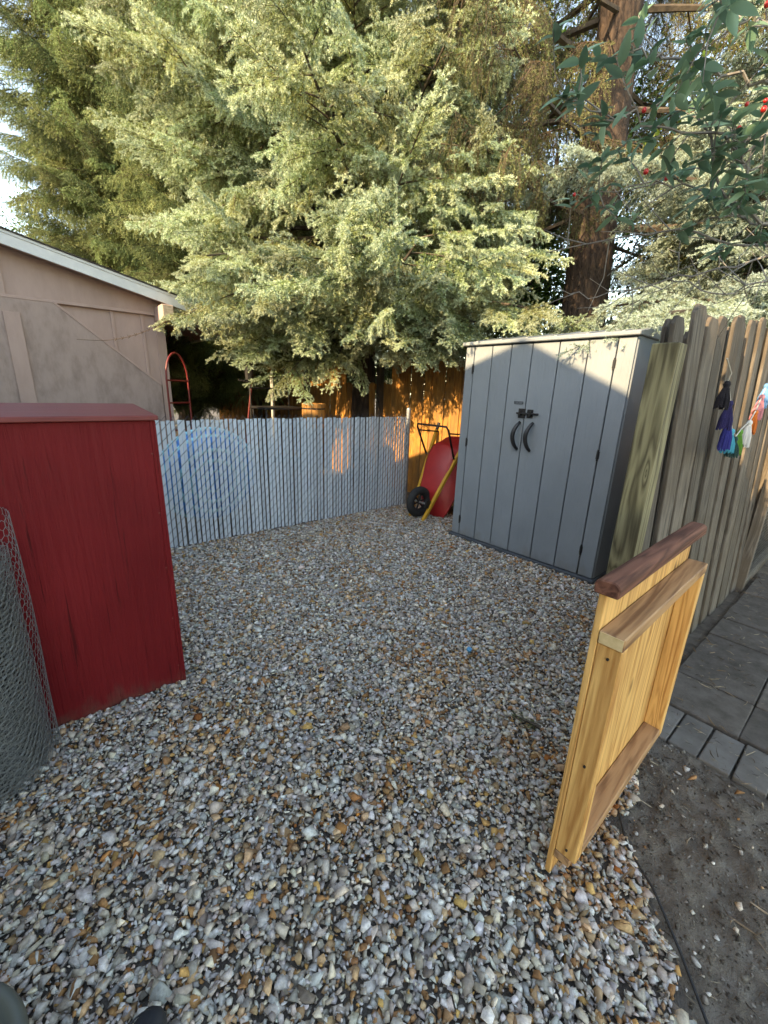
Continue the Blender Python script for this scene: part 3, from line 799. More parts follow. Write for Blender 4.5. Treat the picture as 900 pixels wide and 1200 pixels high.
for (i0, i1), hx, bow in (((1, 4), sx[4] - .055, 1), ((4, 7), sx[4] + .075, 1)):
    door = link('door', MB().span(sx[i0] + .004, sx[i1] - .004, .022, .031, .055, SH - .02).mesh('door', 0, False, [M['shed_dark']]), shed)
    for i in range(i0, i1): plank(sx[i], sx[i + 1], door)
    pts, rad = [], []
    for j in range(13):
        u = j / 12
        pts.append((hx - .028 * math.sin(u * math.pi) + .028, -.012 - .055 * math.sin(u * math.pi) ** .7, 1.06 + .25 * u))
        rad.append(.014 + .006 * math.sin(u * math.pi))
    part('handle', MB().tube(pts, rad, 10), M['black'], door, smooth=True)
    hg = sx[1] if i0 == 1 else sx[7]
    for z in ((.22, 1.06, 1.78) if i0 == 1 else (.28, 1.10, 1.80)):
        part('hinge', MB().tube([(hg, -.006, z - .045), (hg, -.006, z + .045)], .0075, 8).span(hg - .012, hg + .012, -.004, .001, z - .03, z + .03), M['black'], door)
# slide bolt
bolt = part('latch', MB().span(sx[4] - .06, sx[4] + .012, -.008, -.0005, 1.345, 1.43), M['black_metal'], shed, .003)
part('latch_plate', MB().span(sx[4] + .028, sx[4] + .088, -.008, -.0005, 1.35, 1.425), M['black_metal'], bolt, .003)
part('bolt', MB().tube([(sx[4] - .07, -.018, 1.388), (sx[4] + .145, -.018, 1.388)], .0085, 8).tube([(sx[4] + .11, -.018, 1.388), (sx[4] + .11, -.045, 1.395)], .006, 8), M['black_metal'], bolt)
for dx in (-.045, .06):
    part('guide', MB().span(sx[4] + dx, sx[4] + dx + .02, -.031, -.007, 1.365, 1.411), M['black_metal'], bolt, .003)
em = part('emblem', MB().span(sx[4] - .115, sx[4] - .025, -.004, -.0005, 1.468, 1.492), M['black'], shed, .004)
part('emblem_face', MB().span(sx[4] - .109, sx[4] - .031, -.0052, -.0038, 1.472, 1.488), M['shed'], em)
for j in range(5):
    part('emblem_letter', MB().span(sx[4] - .104 + j * .0146, sx[4] - .095 + j * .0146, -.0062, -.005, 1.4755, 1.4845), M['black'], em)
# lid: thin front lip, roof plane rising slightly towards the back
lid = part('roof', MB().prism([(-.035, SH - .004), (-.035, SH + .026), (SD * .45, SH + .105), (SD + .03, SH + .06), (SD + .03, SH)], 0, -.02, SW + .02), M['shed'], shed, .006)
for j in range(6):
    xx = .12 + j * .265
    part('roof_rib', MB().prism([(.0, SH + .030), (SD * .44, SH + .104), (SD * .44, SH + .112), (.0, SH + .038)], 0, xx, xx + .02), M['shed'], lid)
#OBJECTS
# ------------------------------------------------------------------ red cabinet
cab = thing('red_cabinet', 'tall red painted plywood cabinet with faded red top board', 'cabinet', yard(.407, 2.104), YAW)
CW, CD, CH = 1.25, .5, 1.385
part('front_panel', MB().span(-CW, -.012, 0, .018, .02, CH), M['red_paint'], cab, .002)
part('side_panel', MB().span(-.018, 0, -.004, CD, .018, CH + .001), M['red_paint'], cab, .002)
part('side_panel', MB().span(-CW - .018, -CW, -.004, CD, .018, CH + .001), M['red_paint'], cab, .002)
part('back_panel', MB().span(-CW, -.018, CD - .018, CD, .02, CH), M['red_paint'], cab)
part('top_board', MB().prism([(-.03, CH + .003), (CD + .02, CH + .03), (CD + .02, CH + .052), (-.03, CH + .025)], 0, -CW - .05, .015), M['red_board'], cab, .004)
for zz in (.12, .4, .68, .96, 1.24):
    part('nail', MB().tube([(-.022, -.0015, zz), (-.022, .003, zz)], .0042, 8), M['red_board'], cab)
part('plinth', MB().span(-CW + .01, -.01, .012, CD - .02, -.02, .03), M['old_wood'], cab)
part('trim', MB().span(-.004, .006, -.007, .02, .02, CH), M['red_paint'], cab, .002)

# ------------------------------------------------------------------ roll of chicken wire
roll = thing('wire_roll', 'dark upright roll of hexagonal chicken wire in front of the red cabinet', 'wire roll', (-1.575, 1.275, 0.02))
def hex_net(width_cells, rows, cw, rh, place, r, skip=0.0, rng=None):
    """hexagonal netting as 3-sided wires; place(u, v) -> point"""
    P0, P1 = [], []
    for j in range(rows):
        for i in range(width_cells):
            u = (i + (.5 if j % 2 else 0)) * cw; v = j * rh
            a = (u, v); b = (u + cw * .5, v + rh * .34); c = (u - cw * .5, v + rh * .34); t = (u, v - rh * .66)
            P0 += [a, a, a]; P1 += [b, c, t]
    P0 = np.array(P0); P1 = np.array(P1)
    return wires(place(P0[:, 0], P0[:, 1]), place(P1[:, 0], P1[:, 1]), r)
def wires(p, q, r):
    t = q - p; t /= np.linalg.norm(t, axis=1)[:, None] + 1e-9
    u = np.cross(t, np.array([.31, .52, .79])); u /= np.linalg.norm(u, axis=1)[:, None] + 1e-9
    w = np.cross(t, u)
    o = [u * r, (-.5 * u + .87 * w) * r, (-.5 * u - .87 * w) * r]
    V = np.stack([p + o[0], p + o[1], p + o[2], q + o[0], q + o[1], q + o[2]], 1).reshape(-1, 3)
    f = np.array([(0, 1, 4), (0, 4, 3), (1, 2, 5), (1, 5, 4), (2, 0, 3), (2, 3, 5)])
    T = (f[None] + (np.arange(len(p)) * 6)[:, None, None]).reshape(-1, 3)
    return V, T
rngw = np.random.default_rng(3)
Vs, Ts, off = [], [], 0
for k in range(7):
    rad = .232 - k * .0075
    cells = int(2 * math.pi * rad / .030); ph = rngw.uniform(0, 6)
    hh = .93
    def place(u, v, rad=rad, cells=cells, ph=ph, k=k):
        a = u / (cells * .030) * 2 * math.pi + ph
        wob = rad * (1 + .012 * np.sin(a * 3 + k) + .008 * np.sin(a * 7 + v * 9 + k))
        return np.stack([wob * np.cos(a), wob * np.sin(a), v + .012 * np.sin(a * 2 + k)], -1)
    v, t = hex_net(cells, int(hh / .0175), .030, .0175, place, .0011)
    Vs.append(v); Ts.append(t + off); off += len(v)
link('netting', fast_mesh('netting', np.concatenate(Vs), np.concatenate(Ts), [M['wire_roll']]), roll)
m = MB().lathe([(.001, .9), (.16, .91), (.172, .905), (.172, .0), (.001, .0)], 40)
part('inner_wraps', m, mottled('inner_wraps', (.03, .033, .033), (.07, .075, .075), 60, .8, 1.0, .02, (1, 1, 3), fine=150), roll)
def place2(u, v):
    a = u / .262 * 1.0 - 1.15
    rr_ = .262 + .004 * np.sin(a * 5 + v * 6)
    return np.stack([rr_ * np.cos(a), rr_ * np.sin(a), v + .01], -1)
v, t = hex_net(22, 38, .034, .028, place2, .0010)
link('loose_wrap', fast_mesh('loose_wrap', v, t, [M['wire_roll']]), roll)

# ------------------------------------------------------------------ wheelbarrow stood on its nose
wb = thing('wheelbarrow', 'red wheelbarrow with yellow handles stood on its nose beside the grey shed', 'wheelbarrow', yard(3.50, 3.56, .0), math.radians(130))
tilt = math.radians(90 + 19)
RXm = np.array([[1, 0, 0], [0, math.cos(tilt), -math.sin(tilt)], [0, math.sin(tilt), math.cos(tilt)]])
def WB(p): return RXm @ (np.array(p, float) - np.array([0, -.80, .20]))
def wpart(name, mbx, mat, parent=wb, **k):
    mbx.v = [(v - np.array([0, -.80, .20])) @ RXm.T for v in mbx.v]
    return part(name, mbx, mat, parent, **k)
for sgn in (-1, 1):
    p0, p1 = np.array([sgn * .115, -.80, .215]), np.array([sgn * .275, .40, .40])
    t = p1 - p0; L = np.linalg.norm(t); t /= L
    w = np.cross((0, 0, 1.), t); w /= np.linalg.norm(w); h = np.cross(t, w)
    hd = wpart('handle', MB().box((p0 + p1) / 2, (.04, L, .045), np.stack([w, t, h], 1)), M['yellow'], bevel=.006)
    g = p1 + t * .0
    wpart('grip', MB().tube([g, g + t * .10], .021, 10), M['black'], hd)
# tray: tapered pan with rim and underside ribs
def ringp(y0, y1, x0, x1, z, zr):
    out = []
    for k in range(28):
        a = 2 * math.pi * k / 28
        c, s_ = math.cos(a), math.sin(a)
        c = math.copysign(abs(c) ** .55, c); s_ = math.copysign(abs(s_) ** .55, s_)
        yy = (y0 + y1) / 2 + (y1 - y0) / 2 * s_
        wx = x0 + (x1 - x0) * ((s_ + 1) / 2)
        out.append((wx * c, yy, z + zr * (s_ + 1) / 2))
    return out
rings = [ringp(-.42, .22, .17, .20, 0.285, .03), ringp(-.48, .26, .21, .25, 0.300, .03), ringp(-.74, .40, .25, .35, 0.505, .06), ringp(-.765, .42, .265, .365, 0.510, .06),
         ringp(-.755, .41, .26, .36, 0.490, .06), ringp(-.72, .385, .235, .335, 0.505, .06), ringp(-.47, .25, .2, .24, 0.310, .03), ringp(-.41, .21, .16, .19, 0.295, .03)]
rings = [[(x * .9, y * .96 - .02, z - .015) for x, y, z in r_] for r_ in rings]
m = MB(); Vr = [p for r_ in rings for p in r_]; fs = [tuple(range(28))[::-1], tuple(7 * 28 + j for j in range(28))]
for i in range(7):
    for j in range(28): fs.append((i * 28 + j, i * 28 + (j + 1) % 28, (i + 1) * 28 + (j + 1) % 28, (i + 1) * 28 + j))
m.add(Vr, fs)
tray = wpart('tray', m, M['red_tray'], smooth=True)
# leg frame: one bent tube
pth = [(-.18, .0, .335), (-.22, .12, .26), (-.25, .27, -.02), (-.25, .335, -.025), (-.24, .34, -.02), (.24, .34, -.02), (.25, .335, -.025), (.25, .27, -.02), (.22, .12, .26), (.18, .0, .335)]
wpart('leg_frame', MB().tube([(-.235, .05, .30), (-.26, .33, .03), (-.24, .36, -.0), (.24, .36, -.0), (.26, .33, .03), (.235, .05, .30)], .0125, 8), M['black_metal'], smooth=True)
for sgn in (-1, 1):
    wpart('brace', MB().tube([(sgn * .25, .30, .07), (sgn * .22, .38, .385)], .009, 6), M['black_metal'])
    wpart('bracket', MB().span(sgn * .13 - .012, sgn * .13 + .012, -.62, -.52, .16, .235), M['black_metal'], bevel=.003)
    wpart('bolt', MB().tube([(sgn * .228, .06, .28), (sgn * .228, .06, .37)], .008, 6), M['galv'])
for yy, hw, zz in ((-.30, .185, .315), (.02, .225, .335)):
    wpart('cross_brace', MB().span(-hw, hw, yy - .02, yy + .02, zz - .012, zz + .012), M['black_metal'], bevel=.003)
whl = wpart('wheel', MB().tube([(np.cos(a) * 0, -.57 + .148 * math.cos(a), .175 + .148 * math.sin(a)) for a in np.linspace(0, 2 * math.pi, 33)[:-1]], .048, 12, closed=True), M['rubber'], smooth=True)
wpart('rim', MB().tube([(0, -.57 + .108 * math.cos(a), .175 + .108 * math.sin(a)) for a in np.linspace(0, 2 * math.pi, 33)[:-1]], .018, 8, closed=True), M['black_metal'], whl)
m = MB()
for k in range(6):
    a = k * math.pi / 3
    m.tube([(0, -.57, .175), (0, -.57 + .1 * math.cos(a), .175 + .1 * math.sin(a))], .011, 6)
wpart('spokes', m, M['black_metal'], whl)
wpart('axle', MB().tube([(-.14, -.57, .175), (.14, -.57, .175)], .012, 8), M['galv'], whl)

# ------------------------------------------------------------------ things behind the chain link fence
# round paddling pool leaning against the fence
pool = thing('paddling_pool', 'round blue plastic paddling pool leaning upright behind the fence slats', 'paddling pool', yard(1.42, 4.62, .53), rot=(math.radians(-79), 0, YAW))
prof = [(.001, .0), (.42, .0), (.45, .01), (.50, .19), (.545, .20), (.545, .185), (.52, .18), (.46, -.005), (.43, -.014), (.001, -.014)]
part('shell', MB().lathe([(r_, z) for r_, z in prof], 48), M['pool_blue'], pool, smooth=True)
lit_cyan = mottled('pool_lit_cyan', (.18, .62, .80), (.45, .82, .90), 6, .25, .05)  # pale ring colour stands in for sunlight coming through the plastic
for rr_, rt in ((.12, .02), (.24, .03), (.36, .03), (.47, .035), (.535, .02)):
    part('ring', MB().tube([(rr_ * math.cos(a), rr_ * math.sin(a), .002 + (.09 if rr_ > .45 else 0) + (.09 if rr_ > .5 else 0)) for a in np.linspace(0, 2 * math.pi, 41)[:-1]], rt, 6, closed=True), lit_cyan, pool, smooth=True)

def px_up(x, y, a=None, e=None):
    return on_yard_e(x, y, e)
ht = thing('hand_truck', 'red tubular hand truck with arched top standing under the garage eave', 'hand truck', yard(1.52, 6.1), YAW + math.radians(35))
pts = [(-.19, 0, .04)] + [(-.19, 0, z) for z in (.5, 1.0, 1.45)] + [(-.19 + .19 * (1 - math.cos(a)), 0, 1.6 + .32 * math.sin(a)) for a in np.linspace(0, math.pi, 11)] + [(.19, 0, z) for z in (1.45, 1.0, .5, .04)]
part('frame', MB().tube(pts, .012, 8), M['red_metal'], ht, smooth=True)
for z in (.3, .62, .95, 1.3, 1.58):
    part('cross_bar', MB().tube([(-.19, .0, z), (0, -.02, z), (.19, .0, z)], .012, 6), M['red_metal'], ht)
part('toe_plate', MB().span(-.21, .21, -.22, .0, .0, .012), M['red_metal'], ht, .003)
for sgn in (-1, 1):
    w_ = part('wheel', MB().tube([(sgn * .25, .09 + .09 * math.cos(a), .13 + .09 * math.sin(a)) for a in np.linspace(0, 2 * math.pi, 21)[:-1]], .035, 8, closed=True), M['rubber'], ht, smooth=True)
    part('hub', MB().tube([(sgn * .19, .09, .13), (sgn * .27, .09, .13)], .05, 10), M['galv'], w_)

lan = thing('garden_lantern', 'black lantern on a slim pole standing in front of the cedar fence', 'lantern', yard(2.65, 6.5))
part('pole', MB().tube([(0, 0, -.03), (0, 0, 1.62)], .014, 8), M['black_metal'], lan)
part('cage', MB().lathe([(.02, 1.60), (.075, 1.63), (.06, 1.64), (.072, 1.84), (.055, 1.85), (.095, 1.86), (.04, 1.95), (.012, 2.0), (.001, 2.02)], 8), M['black_metal'], lan)
part('glass', MB().lathe([(.05, 1.645), (.058, 1.84)], 8), M['glass'], lan)

pst = thing('white_stake', 'slim whitish wooden stake standing in front of the cedar fence', 'stake', yard(2.95, 6.35))
part('shaft', MB().box((0, 0, .85), (.045, .045, 1.76)), mottled('pale_stake', (.42, .40, .35), (.55, .53, .47), 8, .8, .3), pst, .004)
part('point', MB().box((0, 0, 1.76), (.045, .045, .06), taper=.15), mottled('pale_stake_tip', (.42, .40, .35), (.55, .53, .47), 8, .8, .3), pst)

rk = thing('red_rake', 'red handled garden rake leaning towards the garage', 'rake', yard(2.35, 6.3), rot=(0, math.radians(9), YAW))
part('handle', MB().tube([(0, 0, .0), (0, 0, 1.62)], .014, 8), M['red_metal'], rk)
hd = part('head', MB().span(-.2, .2, -.012, .012, 1.60, 1.63), M['black_metal'], rk)
for k in range(9):
    part('tine', MB().box((-.18 + k * .045, -.045, 1.61), (.008, .09, .008)), M['black_metal'], hd)

tb = thing('patio_table', 'low black metal mesh table in front of the cedar fence', 'table', yard(2.75, 5.75), YAW)
part('top', MB().span(-.32, .32, -.26, .26, 1.24, 1.27), M['black_metal'], tb, .004)
part('shelf', MB().span(-.28, .28, -.22, .22, .5, .52), M['black_metal'], tb, .004)
for sx_ in (-1, 1):
    for sy_ in (-1, 1):
        part('leg', MB().tube([(sx_ * .28, sy_ * .22, -.03), (sx_ * .28, sy_ * .22, 1.25)], .014, 8), M['black_metal'], tb)
part('rail', MB().tube([(-.3, .25, 1.27), (-.3, .25, 1.52), (.3, .25, 1.52), (.3, .25, 1.27)], .012, 8), M['black_metal'], tb)

brl = thing('wooden_planter', 'round wooden half barrel planter on a stand near the cedar fence', 'planter', yard(3.05, 5.25))
for k in range(14):
    a = 2 * math.pi * k / 14
    part('stave', MB().box((0, 0, 0), (.066, .02, .34)), M['fence_cedar'], brl, .003, loc=(.15 * math.cos(a), .15 * math.sin(a), 1.17), rot=(0, 0, a + math.pi / 2))
for z in (1.07, 1.26):
    part('hoop', MB().lathe([(.163, z), (.165, z + .02)], 24), M['black_metal'], brl)
part('stand', MB().lathe([(.001, 1.0), (.13, 1.0), (.13, .96), (.05, .9), (.05, .1), (.16, .02), (.16, -.03)], 16), M['concrete'], brl)

# ------------------------------------------------------------------ tassel garland on the weathered fence
gar = thing('tassel_garland', 'string of colourful yarn tassels hanging on the weathered fence', 'garland', (0, 0, 0))
TE = .505
tas = [((853, 447), .115, (.012, .010, .014)), ((856, 470), .125, (.022, .018, .085)), ((855.5, 491), .145, (.03, .035, .22)), ((858, 503), .115, (.03, .32, .42)), ((868, 504), .125, (.09, .25, .035)), ((862, 512), .10, (.012, .05, .045)), ((879, 493), .135, (.62, .60, .56)), ((886, 481), .125, (.62, .16, .03)), ((893.5, 463), .135, (.55, .22, .25)), ((899, 450), .13, (.10, .25, .45))]
cord = [on_yard_e(852, 420, TE), on_yard_e(857, 437, TE)]
tops = []
for i, ((x, y), ln, c) in enumerate(tas):
    p = on_yard_e(x, y, TE + random.uniform(-.008, .008)); tops.append(p)
    mt = mottled('yarn_%d' % i, tuple(t_ * .8 for t_ in c), tuple(min(1, t_ * 1.15) for t_ in c), 60, .95, .8, .003, (1, 1, .1))
    n_ = 26; m = MB()
    for k in range(n_):
        a = 2 * math.pi * k / n_ + random.uniform(-.1, .1); r0 = .012; r1 = .026 * random.uniform(.55, 1.1)
        q0 = np.array([r0 * math.cos(a) * .8, r0 * math.sin(a) * .8, -.028]); q1 = np.array([r1 * math.cos(a), r1 * math.sin(a), -ln * random.uniform(.92, 1.06)])
        m.tube([q0, (q0 + q1) / 2 + np.array([r1 * .2 * math.cos(a), r1 * .2 * math.sin(a), 0]), q1], .0042, 4)
    tz = part('tassel', m, mt, gar, loc=p.tolist())
    part('knot', MB().lathe([(.001, .004), (.010, .0), (.014, -.012), (.011, -.024), (.014, -.034), (.012, -.06), (.001, -.06)], 10), mt, tz)
order = [0, 1, 2, 3, 5, 4, 6, 7, 8, 9]
part('cord', MB().tube([cord[0], cord[1]] + [tops[i] + np.array([0, 0, .002]) for i in order], .0028, 5), M['string'], gar)

# ------------------------------------------------------------------ wire run beyond the weathered fence
run = thing('chicken_run', 'dark timber framed chicken wire run beyond the weathered fence', 'chicken run', yard(4.48, .50), YAW)
part('post', MB().span(0.0, .07, .0, .07, -.03, 1.9), M['old_wood'], run, .004)
part('post', MB().span(1.9, 1.97, .0, .07, -.03, 1.9), M['old_wood'], run, .004)
part('sill', MB().span(.07, 1.9, .01, .06, -.02, .09), M['old_wood'], run, .004)
part('top_rail', MB().span(.07, 1.9, .01, .06, 1.8, 1.9), M['old_wood'], run, .004)
part('cover', MB().span(-.05, 2.1, -.02, 1.75, 1.905, 1.95), M['shingle'], run)
for k in range(12):
    part('back_board', MB().span(.02 + k * .165, .178 + k * .165, 1.62, 1.645, -.02, 1.9), M['old_wood'], run, .003)
for k in range(9):
    part('side_board', MB().span(2.0, 2.02, .02 + k * .175, .188 + k * .175, -.02, 1.9), M['old_wood'], run, .003)
for k in range(9):
    part('added_shade_board', MB().span(.075, .095, .075 + k * .172, .24 + k * .172, -.02, 1.9), M['old_wood'], run, .003)  # boards added at the near end to block sun and darken the run
v, t = hex_net(46, 54, .042, .034, lambda u, v: np.stack([.05 + u, .0 + 0 * u, v + .08], -1), .0009)
link('netting', fast_mesh('netting', v, t, [M['wire_roll']]), run)
blk = thing('concrete_block', 'grey concrete block lying at the end of the paved path', 'block', yard(5.45, .12), YAW + .1)
part('body', MB().span(-.2, .2, -.1, .1, -.02, .12), M['concrete'], blk, .006)
for xx in (-.1, .1):
    part('cell', MB().span(xx - .065, xx + .065, -.06, .06, .121, .124), M['soil'], blk)

# ------------------------------------------------------------------ small things on the ground
sh_ = thing('shoe', 'black lace-up shoe standing on the gravel', 'shoe', (-.532, .374, .03), math.radians(-2))
def foot(scale, zs, top=False):
    out = []
    for z, k in zs:
        ring_ = []
        for j in range(30):
            a = 2 * math.pi * j / 30
            yv = math.sin(a); xv = math.cos(a)
            wd = .040 + .012 * max(0, yv) if yv > 0 else .036
            ring_.append((wd * k * math.copysign(abs(xv) ** .8, xv) + .006 * max(0, yv), .125 + .135 * (1 - (1 - k) * .45) * math.copysign(abs(yv) ** .9, yv), z))
        out.append(ring_)
    m = MB(); V_ = [p for r_ in out for p in r_]; n_ = 30
    m.add(V_, [tuple(range(n_))[::-1], tuple((len(out) - 1) * n_ + j for j in range(n_))] + [(i * n_ + j, i * n_ + (j + 1) % n_, (i + 1) * n_ + (j + 1) % n_, (i + 1) * n_ + j) for i in range(len(out) - 1) for j in range(n_)])
    return m
part('sole', foot(1, [(0, .95), (.004, 1.0), (.022, 1.02), (.028, .99)]), M['sole'], sh_, smooth=True)
up_ = foot(1, [(.026, .97), (.045, .96), (.060, .85), (.070, .6)])
for v in up_.v:
    hz = np.clip((.13 - v[:, 1]) / .12, 0, 1); v[:, 2] = np.where(v[:, 2] > .03, v[:, 2] + hz * .045, v[:, 2])
upo = part('upper', up_, M['shoe'], sh_, smooth=True)
for k in range(4):
    part('lace', MB().tube([(-.025, .155 - k * .028, .082 + k * .009), (0, .158 - k * .028, .09 + k * .009), (.025, .155 - k * .028, .082 + k * .009)], .0032, 6), M['black'], upo)
part('toe_seam', MB().tube([(.046 * math.cos(a), .185 + .055 * math.sin(a), .066 - .012 * abs(math.cos(a))) for a in np.linspace(.1, math.pi - .1, 15)], .002, 5), M['black'], upo)

pot = thing('plant_pot', 'smooth grey-green plastic plant pot at the edge of the gravel', 'pot', (-.868, .362, 0))
part('shell', MB().lathe([(.001, .0), (.17, .0), (.20, .20), (.205, .235), (.222, .237), (.228, .25), (.222, .268), (.205, .266), (.195, .22), (.001, .20)], 48), M['grey_pot'], pot, smooth=True)
part('soil_fill', MB().lathe([(.192, .215), (.12, .225), (.001, .222)], 24), M['soil'], pot)

bc = thing('bottle_cap', 'small bright blue plastic cap lying on the gravel', 'cap', (.551, 2.203, .040), rot=(.3, .2, 0))
part('cap', MB().lathe([(.001, .012), (.013, .012), (.0155, .008), (.0155, -.004), (.0135, -.004), (.0135, .006), (.001, .006)], 20), M['cap_blue'], bc)

ed = [(x_ + .02, y_, .028) for x_, y_ in EDGE[1:6]]
eo = part('edging', MB().tube([(.80, -.2, .02), (.835, .45, .024), (.872, .66, .026), (.90, .80, .022), (.915, .95, .028), (.905, 1.08, .024), (.94, 1.20, .02), (.97, 1.28, .012)], .0045, 6), M['black'], None)
tag(eo, 'thin black edging cord between the gravel and the bare dirt', 'edging')
#TREES
# ------------------------------------------------------------------ foliage kit
def segs_tube(p, q, r0, r1):
    t = q - p; t /= np.linalg.norm(t, axis=1)[:, None] + 1e-9
    u = np.cross(t, np.array([.23, .41, .88])); u /= np.linalg.norm(u, axis=1)[:, None] + 1e-9
    w = np.cross(t, u)
    r0 = np.asarray(r0)[:, None]; r1 = np.asarray(r1)[:, None]
    o = [u, -.5 * u + .87 * w, -.5 * u - .87 * w]
    V = np.stack([p + o[0] * r0, p + o[1] * r0, p + o[2] * r0, q + o[0] * r1, q + o[1] * r1, q + o[2] * r1], 1).reshape(-1, 3)
    f = np.array([(0, 1, 4), (0, 4, 3), (1, 2, 5), (1, 5, 4), (2, 0, 3), (2, 3, 5)])
    return V, (f[None] + (np.arange(len(p)) * 6)[:, None, None]).reshape(-1, 3)
def norm(v): return v / (np.linalg.norm(v) + 1e-9)
def bough(seed, L=1.25, lat=.46, droop=.22, hang=.12, den=560, nl=.026, nw=.0056, nlat=13, inner=.12, bare=0.0, tert=.085, tl=(.055, .13), flat=.34):
    """one spruce spray: stem along +X, side shoots, twigs, needles; returns (V, T, t, matidx)"""
    r = np.random.default_rng(seed)
    S0, S1, R0, R1, K, TT = [], [], [], [], [], []      # segments, radius, needle flag, growth value
    def seg(a, b, ra, rb, k, t): S0.append(a); S1.append(b); R0.append(ra); R1.append(rb); K.append(k); TT.append(t)
    ns = 12; stem = []
    wob = r.normal(0, .02, 2)
    for i in range(ns + 1):
        u = i / ns
        stem.append(np.array([u * L, wob[0] * math.sin(u * 5) + wob[1] * u, -droop * L * u * u * (1.25 - .6 * u)]))
    for i in range(ns):
        u = i / ns
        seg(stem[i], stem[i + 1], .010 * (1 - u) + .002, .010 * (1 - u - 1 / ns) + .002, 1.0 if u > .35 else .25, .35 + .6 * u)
    for i in range(nlat):
        u = inner + (.97 - inner) * (i + r.uniform(-.3, .3)) / nlat
        u = min(max(u, .02), .985)
        x = u * ns; j = min(int(x), ns - 1); base = stem[j] + (stem[j + 1] - stem[j]) * (x - j)
        sd = norm(stem[j + 1] - stem[j])
        for side in (-1, 1):
            if r.random() < .08: continue
            ang = math.radians(r.uniform(42, 66)) * (1 - .25 * u)
            dv = norm(sd * math.cos(ang) + np.array([0, side, 0]) * math.sin(ang) + np.array([0, 0, r.normal(0, flat)]))
            ll = lat * ((1 - u) ** .7 * .95 + .13) * r.uniform(.7, 1.15) * (min(1, .45 + u * 2.2))
            n = max(2, int(ll / .075)); p = base
            for k in range(n):
                dv = norm(dv + np.array([0, 0, -hang * r.uniform(.5, 1.4)]) + r.normal(0, .05, 3))
                q = p + dv * ll / n
                fr = (k + 1) / n
                g = min(1, .25 + .45 * fr + .35 * u)
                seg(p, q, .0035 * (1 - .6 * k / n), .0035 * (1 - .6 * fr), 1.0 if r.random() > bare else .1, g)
                mlen = np.linalg.norm(q - p); nt = max(1, int(round(mlen / tert)))
                for w in range(nt):
                    for s2 in (-1, 1):
                        if r.random() < .12: continue
                        b2 = p + (q - p) * ((w + r.random()) / nt)
                        sv = norm(np.cross(dv, np.array([0, 0, 1.])) + 1e-6)
                        a2 = math.radians(r.uniform(35, 60))
                        tv = norm(dv * math.cos(a2) + sv * s2 * math.sin(a2) + np.array([0, 0, -hang * r.uniform(.3, 1.6) + r.normal(0, flat * 1.3)]))
                        tlen = r.uniform(*tl) * (1.15 - .5 * fr)
                        mid = b2 + tv * tlen * .5; tv2 = norm(tv + np.array([0, 0, -hang * .8])); en = mid + tv2 * tlen * .5
                        kk = 1.0 if r.random() > bare else .06
                        seg(b2, mid, .0016, .0014, kk, min(1, g + .05)); seg(mid, en, .0014, .001, kk, min(1, g + .3))
                p = q
    S0, S1 = np.array(S0), np.array(S1); K, TT = np.array(K), np.array(TT)
    Vs, Ts = segs_tube(S0, S1, np.array(R0), np.array(R1))
    ln = np.linalg.norm(S1 - S0, axis=1)
    cnt = np.maximum(1, (ln * den * K).astype(int)); ii = np.repeat(np.arange(len(S0)), cnt)
    m = len(ii)
    base = S0[ii] + (S1 - S0)[ii] * r.random((m, 1))
    ax = ((S1 - S0) / (ln[:, None] + 1e-9))[ii]
    rv = r.normal(size=(m, 3)); rv[:, 2] += .35
    rad = rv - ax * (rv * ax).sum(1)[:, None]; rad /= np.linalg.norm(rad, axis=1)[:, None] + 1e-9
    al = np.radians(r.uniform(38, 72, (m, 1)))
    nd = ax * np.cos(al) + rad * np.sin(al)
    wv = np.cross(nd, r.normal(size=(m, 3))); wv /= np.linalg.norm(wv, axis=1)[:, None] + 1e-9
    le = nl * r.uniform(.75, 1.2, (m, 1))
    V2 = np.stack([base - wv * nw / 2, base + wv * nw / 2, base + nd * le], 1).reshape(-1, 3)
    T2 = np.arange(m * 3).reshape(-1, 3) + len(Vs)
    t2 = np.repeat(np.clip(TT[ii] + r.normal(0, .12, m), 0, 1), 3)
    return np.concatenate([Vs, V2]), np.concatenate([Ts, T2]), np.concatenate([np.zeros(len(Vs)), t2]), np.concatenate([np.ones(len(Ts)), np.zeros(len(T2))])
def leaf_cluster(seed, n=70, R=.42, size=.075):
    r = np.random.default_rng(seed)
    V, T, t = [], [], []
    for i in range(n):
        p = r.normal(size=3); p = p / np.linalg.norm(p) * R * r.random() ** .4; p[2] *= .7
        a = norm(r.normal(size=3) + np.array([0, 0, -.3])); b = norm(np.cross(a, r.normal(size=3) * .6 + np.array([0, 0, 1])))
        s = size * r.uniform(.6, 1.2); c = np.cross(a, b) * .12 * s
        k = len(V)
        V += [p, p + a * s * .45 + b * s * .3 + c, p + a * s, p + a * s * .45 - b * s * .3 + c]
        T += [(k, k + 1, k + 2), (k, k + 2, k + 3)]; t += [r.random()] * 4
    for i in range(6):
        d_ = norm(r.normal(size=3)) * R * .9
        v, f = segs_tube(np.array([[0, 0, 0.]]), np.array([d_]), np.array([.006]), np.array([.002]))
        k = len(V); V += list(v); T += [tuple(x + k for x in q_) for q_ in f]; t += [0] * len(v)
    mi = np.zeros(len(T)); mi[n * 2:] = 1
    return np.array(V), np.array(T), np.array(t), mi

